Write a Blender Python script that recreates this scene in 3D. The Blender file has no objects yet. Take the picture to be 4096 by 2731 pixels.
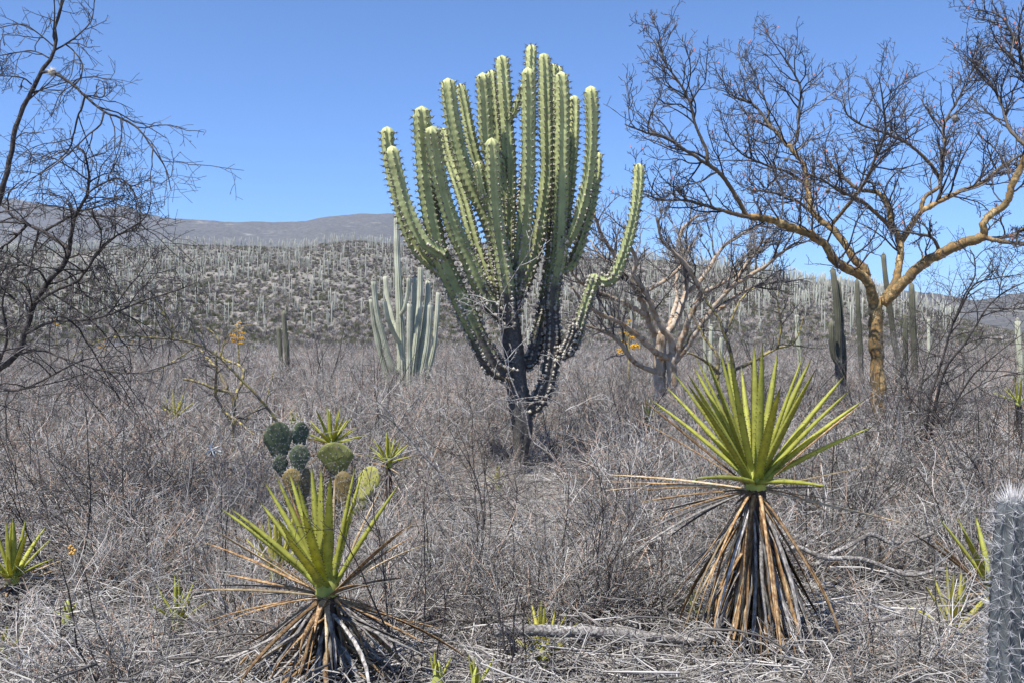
import bpy, math, random
import numpy as np
from mathutils import Vector

# ------------------------------------------------------------------ camera, sky, sun, exposure
scene = bpy.context.scene
COL = scene.collection
EYE = 1.6
F = 3982.0                      # focal length in photograph pixels (4096 wide): a 35 mm lens
CX, CY = 2048.0, 1365.5
cam_d = bpy.data.cameras.new('camera'); cam = bpy.data.objects.new('camera', cam_d); COL.objects.link(cam)
cam.location = (0, 0, EYE); cam.rotation_euler = (math.pi / 2, 0, 0)
cam_d.sensor_width = 36.0; cam_d.lens = 35.0; cam_d.clip_start = 0.05; cam_d.clip_end = 40000
scene.camera = cam

SUN = Vector((-0.31, -0.33, 0.89)).normalized()
world = bpy.data.worlds.new('World'); scene.world = world; world.use_nodes = True
wn = world.node_tree.nodes; wl = world.node_tree.links
bgn = wn['Background']
sky = wn.new('ShaderNodeTexSky'); sky.sky_type = 'NISHITA'; sky.sun_disc = False
sky.sun_elevation = math.asin(SUN.z); sky.sun_rotation = math.atan2(SUN.x, SUN.y)
sky.altitude = 4500; sky.air_density = 1.15; sky.dust_density = 0.0; sky.ozone_density = 10.0
wl.new(sky.outputs[0], bgn.inputs[0]); bgn.inputs[1].default_value = 0.125
sd = bpy.data.lights.new('sun', 'SUN'); sd.energy = 5.0; sd.angle = math.radians(0.53); sd.color = (1.0, 0.955, 0.88)
so = bpy.data.objects.new('sun', sd); COL.objects.link(so)
so.rotation_euler = SUN.to_track_quat('Z', 'Y').to_euler(); so.location = (0, 0, 60)
vs = scene.view_settings; vs.view_transform = 'Standard'; vs.look = 'None'; vs.gamma = 1.0; vs.use_curve_mapping = False
vs.exposure = 0.82
scene.cycles.max_bounces = 5; scene.cycles.diffuse_bounces = 2; scene.cycles.transmission_bounces = 3
scene.cycles.volume_bounces = 0

# ------------------------------------------------------------------ helpers
rng = np.random.default_rng(11)
R = random.Random(5)

def P(px, py, d):
    """a photograph pixel at a distance d (metres in front of the camera) as a world point"""
    return np.array([(px - CX) / F * d, d, EYE - (py - CY) / F * d])

def nrm(v):
    v = np.asarray(v, float); return v / (np.linalg.norm(v, axis=-1, keepdims=True) + 1e-12)

class MB:
    """collects vertices, faces and point attributes of ONE mesh"""
    def __init__(s): s.v = []; s.q = []; s.t = []; s.n = 0; s.a = []; s.b = []; s.mq = []; s.mt = []
    def add(s, v, quads=None, tris=None, tint=0.0, age=0.0, mi=0):
        v = np.asarray(v, float).reshape(-1, 3); k = len(v)
        s.v.append(v)
        s.a.append(np.broadcast_to(np.asarray(tint, float), (k,)).copy())
        s.b.append(np.broadcast_to(np.asarray(age, float), (k,)).copy())
        if quads is not None and len(quads): s.q.append(np.asarray(quads, np.int64) + s.n); s.mq.append(np.full(len(quads), mi))
        if tris is not None and len(tris): s.t.append(np.asarray(tris, np.int64) + s.n); s.mt.append(np.full(len(tris), mi))
        s.n += k
    def tubes(s, lines, sides=3, mi=0, cap=True):
        """lines: (points N x 3, radii N, tint); all tubes of one N are made at once"""
        by = {}
        for L in lines: by.setdefault(len(L[0]), []).append(L)
        for N, G in by.items():
            p = np.array([g[0] for g in G], float); r = np.array([g[1] for g in G], float)
            tint = np.array([g[2] if len(g) > 2 else 0.5 for g in G], float)
            T = len(G)
            tg = np.empty_like(p)
            tg[:, 1:-1] = p[:, 2:] - p[:, :-2]; tg[:, 0] = p[:, 1] - p[:, 0]; tg[:, -1] = p[:, -1] - p[:, -2]
            tg = nrm(tg)
            od = nrm(p[:, -1] - p[:, 0])
            ref = np.zeros((T, 3)); ref[np.arange(T), np.argmin(np.abs(od), axis=1)] = 1
            n1 = nrm(np.cross(tg, ref[:, None, :])); n2 = np.cross(tg, n1)
            th = np.arange(sides) * 2 * math.pi / sides
            v = p[:, :, None, :] + r[:, :, None, None] * (n1[:, :, None, :] * np.cos(th)[None, None, :, None] + n2[:, :, None, :] * np.sin(th)[None, None, :, None])
            base = (np.arange(T) * N * sides)[:, None, None]
            i = np.arange(N - 1)[None, :, None] * sides; j = np.arange(sides)[None, None, :]; j2 = (j + 1) % sides
            q = np.stack([base + i + j, base + i + j2, base + i + sides + j2, base + i + sides + j], -1).reshape(-1, 4)
            tr = []
            if cap and sides >= 3:
                for e, rev in ((0, True), (N - 1, False)):
                    for k in range(1, sides - 1):
                        f = np.stack([base[:, 0, 0] + e * sides, base[:, 0, 0] + e * sides + k, base[:, 0, 0] + e * sides + k + 1], -1)
                        tr.append(f[:, ::-1] if rev else f)
            age = np.broadcast_to(np.linspace(0, 1, N)[None, :, None], (T, N, sides)).reshape(-1)
            s.add(v.reshape(-1, 3), q, np.concatenate(tr) if tr else None, np.repeat(tint, N * sides), age, mi)
    def mesh(s, name, mats, smooth=True):
        me = bpy.data.meshes.new(name)
        v = np.concatenate(s.v) if s.v else np.zeros((0, 3))
        q = np.concatenate(s.q) if s.q else np.zeros((0, 4), np.int64); t = np.concatenate(s.t) if s.t else np.zeros((0, 3), np.int64)
        me.vertices.add(len(v)); me.vertices.foreach_set('co', v.astype(np.float32).ravel())
        nl = len(q) * 4 + len(t) * 3; npoly = len(q) + len(t)
        me.loops.add(nl); me.loops.foreach_set('vertex_index', np.concatenate([q.ravel(), t.ravel()]).astype(np.int32))
        me.polygons.add(npoly)
        st = np.concatenate([np.arange(len(q)) * 4, len(q) * 4 + np.arange(len(t)) * 3]).astype(np.int32)
        me.polygons.foreach_set('loop_start', st)
        mi = np.concatenate(s.mq + s.mt) if (s.mq or s.mt) else np.zeros(0)
        me.polygons.foreach_set('material_index', mi.astype(np.int32))
        me.polygons.foreach_set('use_smooth', np.full(npoly, smooth))
        me.update(calc_edges=True)
        for nm, arr in (('tint', s.a), ('age', s.b)):
            at = me.attributes.new(nm, 'FLOAT', 'POINT'); at.data.foreach_set('value', np.concatenate(arr).astype(np.float32))
        for m in (mats if isinstance(mats, (list, tuple)) else [mats]): me.materials.append(m)
        return me
    def build(s, name, mats, parent=None, smooth=True):
        o = bpy.data.objects.new(name, s.mesh(name, mats, smooth)); COL.objects.link(o)
        if parent is not None: o.parent = parent; o.matrix_parent_inverse = Matrix_inv(parent)
        return o

from mathutils import Matrix
def Matrix_inv(parent):
    return Matrix.LocRotScale(parent.location, parent.rotation_euler, parent.scale).inverted()

def tag(o, label=None, cat=None, group=None, kind=None):
    if label: o['label'] = label
    if cat: o['category'] = cat
    if group: o['group'] = group
    if kind: o['kind'] = kind
    return o

def thing(name, loc, label, cat, group=None):
    o = bpy.data.objects.new(name, None); COL.objects.link(o); o.location = tuple(float(c) for c in loc); o.empty_display_size = 0.2
    return tag(o, label, cat, group)

def spline(pts, n):
    """Catmull-Rom through pts (k x m), n samples, even in length"""
    p = np.asarray(pts, float)
    if len(p) == 2:
        t = np.linspace(0, 1, n)[:, None]; return p[0] * (1 - t) + p[1] * t
    a = np.vstack([2 * p[0] - p[1], p, 2 * p[-1] - p[-2]]); out = []
    for i in range(1, len(a) - 2):
        t = np.linspace(0, 1, 12, endpoint=False)[:, None]
        p0, p1, p2, p3 = a[i - 1], a[i], a[i + 1], a[i + 2]
        out.append(0.5 * ((2 * p1) + (-p0 + p2) * t + (2 * p0 - 5 * p1 + 4 * p2 - p3) * t ** 2 + (-p0 + 3 * p1 - 3 * p2 + p3) * t ** 3))
    c = np.vstack(out + [p[-1:]])
    s = np.concatenate([[0], np.cumsum(np.linalg.norm(np.diff(c[:, :3], axis=0), axis=1))])
    ts = np.linspace(0, s[-1], n)
    return np.stack([np.interp(ts, s, c[:, k]) for k in range(c.shape[1])], 1)

def hash2(ix, iy, seed):
    h = (ix.astype(np.int64) * 374761393 + iy.astype(np.int64) * 668265263 + seed * 974634777) & 0x7fffffff
    h = ((h ^ (h >> 13)) * 1274126177) & 0x7fffffff
    return ((h ^ (h >> 16)) & 0xffff) / 65535.0
def vnoise(x, y, seed=0):
    ix = np.floor(x).astype(np.int64); iy = np.floor(y).astype(np.int64); fx = x - ix; fy = y - iy
    fx = fx * fx * (3 - 2 * fx); fy = fy * fy * (3 - 2 * fy)
    a = hash2(ix, iy, seed); b = hash2(ix + 1, iy, seed); c = hash2(ix, iy + 1, seed); d = hash2(ix + 1, iy + 1, seed)
    return (a * (1 - fx) + b * fx) * (1 - fy) + (c * (1 - fx) + d * fx) * fy
def fbm(x, y, seed=0, oct=4):
    s = 0; a = 0.5
    for k in range(oct): s = s + a * (vnoise(x, y, seed + k * 17) - 0.5) * 2; x = x * 2.03 + 5.1; y = y * 2.03 - 3.7; a *= 0.5
    return s

# ------------------------------------------------------------------ materials
def new_mat(name):
    m = bpy.data.materials.new(name); m.use_nodes = True
    nt = m.node_tree; b = nt.nodes['Principled BSDF']; b.inputs['Roughness'].default_value = 0.8
    b.inputs['Specular IOR Level'].default_value = 0.25
    return m, nt, b
def N_(nt, t, **kw):
    n = nt.nodes.new(t)
    for k, v in kw.items(): setattr(n, k, v)
    return n
def noise(nt, scale, detail=4, rough=0.6, coord='Object', vec=None, sc3=None):
    tc = N_(nt, 'ShaderNodeTexCoord'); n = N_(nt, 'ShaderNodeTexNoise')
    n.inputs['Scale'].default_value = scale; n.inputs['Detail'].default_value = detail; n.inputs['Roughness'].default_value = rough
    src = tc.outputs[coord]
    if sc3:
        mp = N_(nt, 'ShaderNodeMapping'); mp.inputs['Scale'].default_value = sc3; nt.links.new(src, mp.inputs[0]); src = mp.outputs[0]
    nt.links.new(src, n.inputs['Vector']); return n.outputs[0]
def ramp(nt, fac, stops):
    r = N_(nt, 'ShaderNodeValToRGB'); e = r.color_ramp.elements
    while len(e) < len(stops): e.new(0.5)
    for k, (p, c) in enumerate(stops): e[k].position = p; e[k].color = (*c, 1) if len(c) == 3 else c
    nt.links.new(fac, r.inputs[0]); return r.outputs[0]
def mix(nt, fac, a, b, mode='MIX'):
    m = N_(nt, 'ShaderNodeMix', data_type='RGBA', blend_type=mode)
    for sock, val in ((m.inputs[0], fac), (m.inputs[6], a), (m.inputs[7], b)):
        if hasattr(val, 'is_output'): nt.links.new(val, sock)
        elif isinstance(val, (int, float)): sock.default_value = val if sock == m.inputs[0] else (val, val, val, 1)
        else: sock.default_value = (*val, 1)
    return m.outputs[2]
def attr(nt, name): return N_(nt, 'ShaderNodeAttribute', attribute_name=name).outputs['Fac']
def rnd(nt): return N_(nt, 'ShaderNodeObjectInfo').outputs['Random']
def math_(nt, op, a, b=None, clamp=False):
    m = N_(nt, 'ShaderNodeMath', operation=op, use_clamp=clamp)
    for sock, val in ((m.inputs[0], a), (m.inputs[1], b)):
        if val is None: continue
        if hasattr(val, 'is_output'): nt.links.new(val, sock)
        else: sock.default_value = val
    return m.outputs[0]
def mapr(nt, v, a, b, c=0.0, d=1.0):
    m = N_(nt, 'ShaderNodeMapRange'); nt.links.new(v, m.inputs[0])
    for k, x in zip((1, 2, 3, 4), (a, b, c, d)): m.inputs[k].default_value = x
    return m.outputs[0]
def bump(nt, b, h, strength=0.4, dist=0.01):
    n = N_(nt, 'ShaderNodeBump'); n.inputs['Strength'].default_value = strength; n.inputs['Distance'].default_value = dist
    nt.links.new(h, n.inputs['Height']); nt.links.new(n.outputs[0], b.inputs['Normal'])
def setc(nt, b, c): nt.links.new(c, b.inputs['Base Color'])

M = {}
def twig_mat(name, stops, scale=6, rscale=1.0):
    m, nt, b = new_mat(name)
    c = ramp(nt, attr(nt, 'tint'), stops)
    nz = noise(nt, scale, 3)
    c = mix(nt, 1.0, c, mapr(nt, nz, 0.3, 0.7, 0.65, 1.3), 'MULTIPLY')
    r = mapr(nt, rnd(nt), 0, 1, 0.72, 1.2)
    setc(nt, b, mix(nt, 1.0, c, r, 'MULTIPLY')); b.inputs['Roughness'].default_value = 0.75
    M[name] = m; return m
twig_mat('brush_twig', [(0.0, (0.03, 0.026, 0.024)), (0.35, (0.10, 0.092, 0.085)), (0.58, (0.30, 0.286, 0.27)), (0.9, (0.58, 0.565, 0.545)), (1.0, (0.40, 0.29, 0.22))])
twig_mat('dark_twig', [(0.0, (0.025, 0.021, 0.021)), (0.6, (0.06, 0.052, 0.05)), (1.0, (0.2, 0.185, 0.18))])
twig_mat('grey_twig', [(0.0, (0.06, 0.053, 0.05)), (0.5, (0.13, 0.12, 0.115)), (1.0, (0.32, 0.3, 0.29))])
twig_mat('litter', [(0.0, (0.04, 0.035, 0.032)), (0.4, (0.15, 0.138, 0.13)), (0.8, (0.42, 0.40, 0.38)), (1.0, (0.3, 0.19, 0.12))])

# ground: pale stony earth
m, nt, b = new_mat('earth'); M['earth'] = m
n1 = noise(nt, 1.3, 6, coord='Object'); n2 = noise(nt, 22, 4, coord='Object'); n3 = noise(nt, 0.012, 5, coord='Object')
c = ramp(nt, n1, [(0.3, (0.11, 0.098, 0.088)), (0.55, (0.24, 0.22, 0.2)), (0.75, (0.36, 0.33, 0.3))])
c = mix(nt, mapr(nt, n2, 0.5, 0.66), c, (0.42, 0.4, 0.38))
c = mix(nt, mapr(nt, n3, 0.42, 0.6), c, (0.23, 0.21, 0.165))
setc(nt, b, c); bump(nt, b, n2, 0.7, 0.02); b.inputs['Roughness'].default_value = 0.95

# hillside: scrub soil with pale limestone outcrops
def hill_mat(name, base, dark, pale, scale, pale_at, bumpd):
    m, nt, b = new_mat(name); M[name] = m
    n1 = noise(nt, scale, 8, 0.65); n2 = noise(nt, scale * 5, 6, 0.7); n3 = noise(nt, scale * 0.3, 4)
    c = ramp(nt, n2, [(0.32, dark), (0.6, base)])
    k = math_(nt, 'ADD', math_(nt, 'MULTIPLY', n1, 0.6), math_(nt, 'MULTIPLY', n3, 0.4))
    c = mix(nt, mapr(nt, k, pale_at, pale_at + 0.08), c, pale)
    c = mix(nt, mapr(nt, n2, 0.63, 0.7), c, pale)
    setc(nt, b, c); bump(nt, b, n2, 0.8, bumpd); b.inputs['Roughness'].default_value = 0.95
hill_mat('hill_soil', (0.22, 0.207, 0.186), (0.13, 0.122, 0.112), (0.36, 0.335, 0.30), 0.025, 0.60, 1.5)
hill_mat('mountain_soil', (0.13, 0.125, 0.118), (0.05, 0.052, 0.048), (0.27, 0.255, 0.235), 0.011, 0.57, 10)

# cactus skins: green at the growing tip, scaly grey bark on old wood
def cactus_mat(name, young, mid, old, bark, scale, thr):
    m, nt, b = new_mat(name); M[name] = m
    age = attr(nt, 'age'); nz = noise(nt, scale, 6, 0.7); nf = noise(nt, scale * 4, 4)
    c = ramp(nt, age, [(0.0, young), (0.25, mid), (1.0, old)])
    c = mix(nt, 1.0, c, mapr(nt, noise(nt, scale * 0.7, 3), 0.3, 0.7, 0.75, 1.25), 'MULTIPLY')
    k = math_(nt, 'ADD', age, math_(nt, 'MULTIPLY', math_(nt, 'SUBTRACT', nz, 0.5), 0.9))
    bc = ramp(nt, nf, [(0.35, tuple(x * 0.45 for x in bark)), (0.6, bark), (0.8, tuple(min(1, x * 2.0) for x in bark))])
    setc(nt, b, mix(nt, mapr(nt, k, thr, thr + 0.12), c, bc)); bump(nt, b, nf, 0.35, 0.01)
    b.inputs['Roughness'].default_value = 0.55
cactus_mat('cactus_skin', (0.46, 0.475, 0.22), (0.35, 0.385, 0.18), (0.2, 0.225, 0.10), (0.105, 0.096, 0.088), 9, 0.72)
cactus_mat('pale_cactus_skin', (0.43, 0.435, 0.34), (0.38, 0.395, 0.295), (0.33, 0.335, 0.255), (0.26, 0.25, 0.22), 3, 0.92)
cactus_mat('dark_cactus_skin', (0.17, 0.165, 0.12), (0.085, 0.088, 0.062), (0.075, 0.07, 0.058), (0.17, 0.16, 0.145), 6, 0.5)
cactus_mat('hill_cactus_skin', (0.46, 0.455, 0.38), (0.38, 0.38, 0.31), (0.3, 0.3, 0.25), (0.3, 0.29, 0.26), 0.5, 0.95)
m, nt, b = new_mat('wool'); M['wool'] = m
setc(nt, b, ramp(nt, noise(nt, 14, 3), [(0.35, (0.16, 0.145, 0.125)), (0.62, (0.46, 0.43, 0.37))])); b.inputs['Roughness'].default_value = 1.0
m, nt, b = new_mat('dark_spine'); M['dark_spine'] = m
setc(nt, b, ramp(nt, attr(nt, 'tint'), [(0, (0.03, 0.025, 0.022)), (1, (0.11, 0.095, 0.085))]))
m, nt, b = new_mat('white_spine'); M['white_spine'] = m
setc(nt, b, ramp(nt, attr(nt, 'tint'), [(0, (0.18, 0.18, 0.19)), (1, (0.6, 0.6, 0.62))])); b.inputs['Roughness'].default_value = 0.5

# agave leaves: let light through when green
def leaf_mat(name, base, top, tip, translu):
    m, nt, b = new_mat(name); M[name] = m
    age = attr(nt, 'age'); nz = noise(nt, 26, 4); ns = noise(nt, 90, 2)
    c = ramp(nt, age, [(0.0, base), (0.3, top), (0.86, top), (0.95, tuple(0.5 * (x + y) for x, y in zip(top, tip))), (1.0, tip)])
    c = mix(nt, 1.0, c, mapr(nt, nz, 0.3, 0.7, 0.75, 1.2), 'MULTIPLY')
    c = mix(nt, 1.0, c, mapr(nt, rnd(nt), 0, 1, 0.8, 1.15), 'MULTIPLY')
    c = mix(nt, mapr(nt, ns, 0.64, 0.7), c, (0.07, 0.055, 0.03))
    setc(nt, b, c); b.inputs['Roughness'].default_value = 0.5
    tr = N_(nt, 'ShaderNodeBsdfTranslucent'); nt.links.new(mix(nt, 1.0, c, (1.25, 1.15, 0.5), 'MULTIPLY'), tr.inputs[0])
    ms = N_(nt, 'ShaderNodeMixShader'); ms.inputs[0].default_value = translu
    nt.links.new(b.outputs[0], ms.inputs[1]); nt.links.new(tr.outputs[0], ms.inputs[2])
    nt.links.new(ms.outputs[0], nt.nodes['Material Output'].inputs[0])
leaf_mat('agave_green', (0.45, 0.50, 0.10), (0.45, 0.465, 0.10), (0.03, 0.018, 0.012), 0.42)
leaf_mat('agave_yellow', (0.46, 0.48, 0.10), (0.50, 0.48, 0.11), (0.05, 0.03, 0.02), 0.42)
def dead_mat(name, a, bb, c3):
    m, nt, b = new_mat(name); M[name] = m
    nz = noise(nt, 60, 5, 0.7, sc3=(1, 1, 0.35)); n2 = noise(nt, 7, 3)
    c = ramp(nt, nz, [(0.33, a), (0.5, bb), (0.68, c3)])
    c = mix(nt, 1.0, c, mapr(nt, rnd(nt), 0, 1, 0.4, 1.3), 'MULTIPLY')
    setc(nt, b, mix(nt, 1.0, c, mapr(nt, n2, 0.3, 0.7, 0.7, 1.2), 'MULTIPLY')); bump(nt, b, nz, 0.5, 0.004)
dead_mat('dead_brown', (0.10, 0.05, 0.025), (0.30, 0.18, 0.085), (0.52, 0.40, 0.24))
dead_mat('dead_grey', (0.07, 0.06, 0.054), (0.24, 0.222, 0.205), (0.5, 0.48, 0.455))
dead_mat('dead_tan', (0.24, 0.16, 0.09), (0.45, 0.34, 0.2), (0.6, 0.5, 0.36))
# tree barks
def bark_mat(name, a, bb, c3, scale, b2=None, sc3=(1, 1, 0.5), thin=None):
    m, nt, b = new_mat(name); M[name] = m
    nz = noise(nt, scale, 6, 0.7, sc3=sc3); n2 = noise(nt, scale * 3, 4)
    c = ramp(nt, nz, [(0.34, a), (0.5, bb), (0.66, c3)])
    if b2: c = mix(nt, mapr(nt, n2, 0.44, 0.56), c, b2)
    if thin: c = mix(nt, mapr(nt, attr(nt, 'tint'), 0.15, 0.75), thin, c)
    setc(nt, b, c); bump(nt, b, n2, 0.6, 0.02); b.inputs['Roughness'].default_value = 0.7
bark_mat('yellow_bark', (0.08, 0.048, 0.025), (0.28, 0.165, 0.06), (0.55, 0.41, 0.21), 5, (0.15, 0.11, 0.05), thin=(0.09, 0.08, 0.068))
bark_mat('lichen_bark', (0.09, 0.075, 0.05), (0.34, 0.28, 0.09), (0.5, 0.42, 0.16), 6, (0.12, 0.1, 0.08))
bark_mat('pale_bark', (0.14, 0.085, 0.05), (0.33, 0.225, 0.14), (0.5, 0.42, 0.33), 4, (0.42, 0.365, 0.3), thin=(0.27, 0.205, 0.15))
bark_mat('dark_bark', (0.02, 0.017, 0.016), (0.05, 0.043, 0.04), (0.1, 0.09, 0.085), 14)
bark_mat('grey_wood', (0.09, 0.08, 0.074), (0.31, 0.292, 0.278), (0.48, 0.465, 0.45), 26, (0.10, 0.09, 0.083), (0.16, 1, 1))
bark_mat('brown_wood', (0.11, 0.085, 0.065), (0.25, 0.2, 0.165), (0.38, 0.33, 0.29), 9)
def plain(name, c, rough=0.8):
    m, nt, b = new_mat(name); M[name] = m
    c = mix(nt, 1.0, c, mapr(nt, noise(nt, 12, 4), 0.3, 0.7, 0.7, 1.25), 'MULTIPLY')
    if name.startswith('pad'): c = mix(nt, mapr(nt, noise(nt, 20, 5), 0.56, 0.66), c, (0.24, 0.2, 0.13))
    setc(nt, b, c); b.inputs['Roughness'].default_value = rough
plain('pad_green', (0.085, 0.105, 0.06)); plain('pad_yellow', (0.33, 0.32, 0.085)); plain('pad_olive', (0.19, 0.20, 0.065)); plain('pad_brown', (0.2, 0.15, 0.06))
plain('flower_yellow', (0.6, 0.33, 0.03)); plain('bud_red', (0.4, 0.14, 0.09)); plain('moss_grey', (0.2, 0.195, 0.18)); plain('straw', (0.55, 0.5, 0.43))
plain('white_wash', (0.75, 0.75, 0.76)); plain('tan_wall', (0.45, 0.38, 0.3)); plain('roof_dark', (0.14, 0.12, 0.11)); plain('window_dark', (0.03, 0.035, 0.04), 0.3)
plain('stone', (0.42, 0.4, 0.375)); plain('bone_white', (0.72, 0.71, 0.69)); plain('fruit', (0.55, 0.33, 0.1)); plain('core_green', (0.34, 0.37, 0.09)); plain('dark_stem', (0.045, 0.035, 0.03))
plain('blue_cactus_skin', (0.10, 0.11, 0.115))
plain('scrub_leaf', (0.13, 0.135, 0.075)); plain('pale_rock', (0.45, 0.41, 0.37))

# ------------------------------------------------------------------ large structure: ground, hill, mountains
def gz(x, y):
    x = np.asarray(x, float); y = np.asarray(y, float)
    near = np.exp(-np.hypot(x, y) / 400.0)
    return 0.09 * fbm(x * 0.5, y * 0.5, 3, 4) + 0.35 * fbm(x * 0.04, y * 0.04, 8, 3) * np.clip((y - 8) / 25, 0, 1) + 0.4 * near - 0.4

def grid(name, xs, ys, zf, mat, label=None):
    X, Y = np.meshgrid(xs, ys); Z = zf(X, Y); nx, ny = len(xs), len(ys)
    i = np.arange(ny - 1)[:, None] * nx; j = np.arange(nx - 1)[None, :]
    q = np.stack([i + j, i + j + 1, i + j + 1 + nx, i + j + nx], -1).reshape(-1, 4)
    b = MB(); b.add(np.stack([X, Y, Z], -1).reshape(-1, 3), q)
    return b.build(name, mat)
def signed_pow(n, lim, p): t = np.linspace(-1, 1, n); return np.sign(t) * np.abs(t) ** p * lim
gx = np.unique(np.concatenate([np.arange(-14, 14.01, 0.16), signed_pow(90, 14000, 4.2)]))
gy = np.unique(np.concatenate([np.arange(2.5, 16.01, 0.16), 16 + np.linspace(0, 1, 80) ** 4.0 * 14000, [-3000, -600, -120, -30, -8, -2, 1]]))
tag(grid('ground', gx, gy, gz, M['earth']), 'pale stony dry earth of the flat scrubland', kind='structure')

# crest lines read off the photograph: (pixel x, pixel y)
HC = np.array([(-1500, 1010), (-600, 1000), (0, 1004), (560, 992), (830, 984), (1070, 990), (1200, 994), (1346, 976), (1453, 968), (1543, 978), (1800, 1006), (2150, 1022), (2600, 1046), (2921, 1080), (3017, 1102), (3136, 1128), (3231, 1135), (3314, 1160), (3450, 1225), (3600, 1300), (3800, 1352), (4100, 1364), (6000, 1366)], float)
HY = 680.0
def hill_crest(x): return np.interp(x / HY * F + CX, HC[:, 0], (CY - HC[:, 1]) / F * HY) + EYE
def hill_z(x, y):
    ang = np.interp(x / np.maximum(y, 1.0) * F + CX, HC[:, 0], (CY - HC[:, 1]) / F) 
    # slope profile: the foot at 190 m, the crest at 680 m, falling again behind
    foot = 175 + 40 * fbm(x * 0.006, y * 0 + 2.0, 31, 3)
    t = np.clip((y - foot) / (HY - foot), 0, 1.0)
    prof = (0.55 * t + 0.45 * t * t * (3 - 2 * t))
    back = np.clip((y - HY) / 420.0, 0, 1)
    h = hill_crest(x * (0.55 * (HY / np.maximum(y, 250.0)) + 0.45)) * prof * (1 - back ** 1.5)
    gul = fbm(x * 0.012 + 0.3 * fbm(x * 0.004, y * 0.004, 5, 2), y * 0.006, 41, 5)
    h = h + gul * 13.0 * t * (1 - t) * 2.2 * np.clip(h / 30, 0, 1) + 0.9 * fbm(x * 0.09, y * 0.09, 43, 3) * np.clip(h / 10, 0, 1)
    return h - 0.6 - 2.0 * back
hx = np.linspace(-900, 900, 300); hy = np.linspace(165, 1100, 200)
tag(grid('hill', hx, hy, hill_z, M['hill_soil']), 'scrub covered hillside dotted with columnar cacti', kind='structure')

def range_z(sky, yr, y0, amp, seed, back=2000.0):
    def f(x, y):
        cr = np.interp(x / yr * F + CX, sky[:, 0], (CY - sky[:, 1]) / F * yr)
        t = np.clip((y - y0) / (yr - y0), 0, 1)
        prof = t ** 1.15
        bk = np.clip((y - yr) / back, 0, 1)
        h = cr * prof * (1 - bk)
        n = fbm(x * 3.2 / yr * 2, y * 1.6 / yr * 2, seed, 6) + 0.5 * (1 - np.abs(fbm(x * 9 / yr, y * 4 / yr, seed + 9, 4)) * 2)
        h = h + amp * n * t * (1 - t) * 2.0 * np.clip(cr / (0.03 * yr), 0, 1) + amp * 0.10 * fbm(x * 40 / yr, y * 40 / yr, seed + 3, 5) * t
        return h - 3.0
    return f
SK1 = np.array([(-3000, 900), (-1200, 800), (-500, 770), (0, 789), (70, 795), (285, 825), (390, 838), (470, 826), (512, 815), (560, 838), (667, 868), (893, 882), (1070, 886), (1226, 882), (1310, 864), (1430, 848), (1583, 848), (1700, 880), (1844, 930), (1882, 952), (2000, 990), (2200, 1060), (2600, 1180), (3000, 1300), (3400, 1365), (6000, 1366)], float)
tag(grid('mountains', np.linspace(-6200, 3200, 360), np.linspace(2000, 6600, 150), range_z(SK1, 4800.0, 2100.0, 120.0, 61), M['mountain_soil']), 'bare grey blue mountain ridge behind the hill', kind='structure')
SK2 = np.array([(2200, 1366), (2600, 1300), (2900, 1230), (3100, 1170), (3214, 1136), (3301, 1118), (3347, 1108), (3388, 1123), (3459, 1159), (3561, 1174), (3663, 1181), (3740, 1198), (3816, 1211), (3918, 1224), (4050, 1235), (4400, 1250), (5200, 1300), (6500, 1366)], float)
tag(grid('mountains', np.linspace(200, 4200, 220), np.linspace(1700, 5200, 130), range_z(SK2, 3600.0, 1800.0, 70.0, 83), M['mountain_soil']), 'far low mountain with a rounded pale peak', kind='structure')
SK3 = np.array([(3780, 1366), (3850, 1290), (3918, 1222), (3960, 1200), (3995, 1185), (4041, 1167), (4096, 1163), (4300, 1120), (4700, 1080), (5400, 1150), (6200, 1366)], float)
tag(grid('mountains', np.linspace(900, 3000, 160), np.linspace(1300, 3400, 90), range_z(SK3, 2400.0, 1400.0, 45.0, 97), M['mountain_soil']), 'darker rocky mountain flank beyond the valley', kind='structure')

# ------------------------------------------------------------------ builders of plants
def frames(p):
    t = np.gradient(p, axis=0); t = nrm(t)
    a = np.array([1.0, 0, 0]) if abs(t[0][0]) < 0.8 else np.array([0, 1.0, 0])
    n = nrm(a - t[0] * np.dot(a, t[0])); ns = [n]
    for k in range(1, len(p)):
        n = ns[-1] - t[k] * np.dot(ns[-1], t[k]); ns.append(nrm(n))
    n1 = np.array(ns); return t, n1, np.cross(t, n1)

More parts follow.
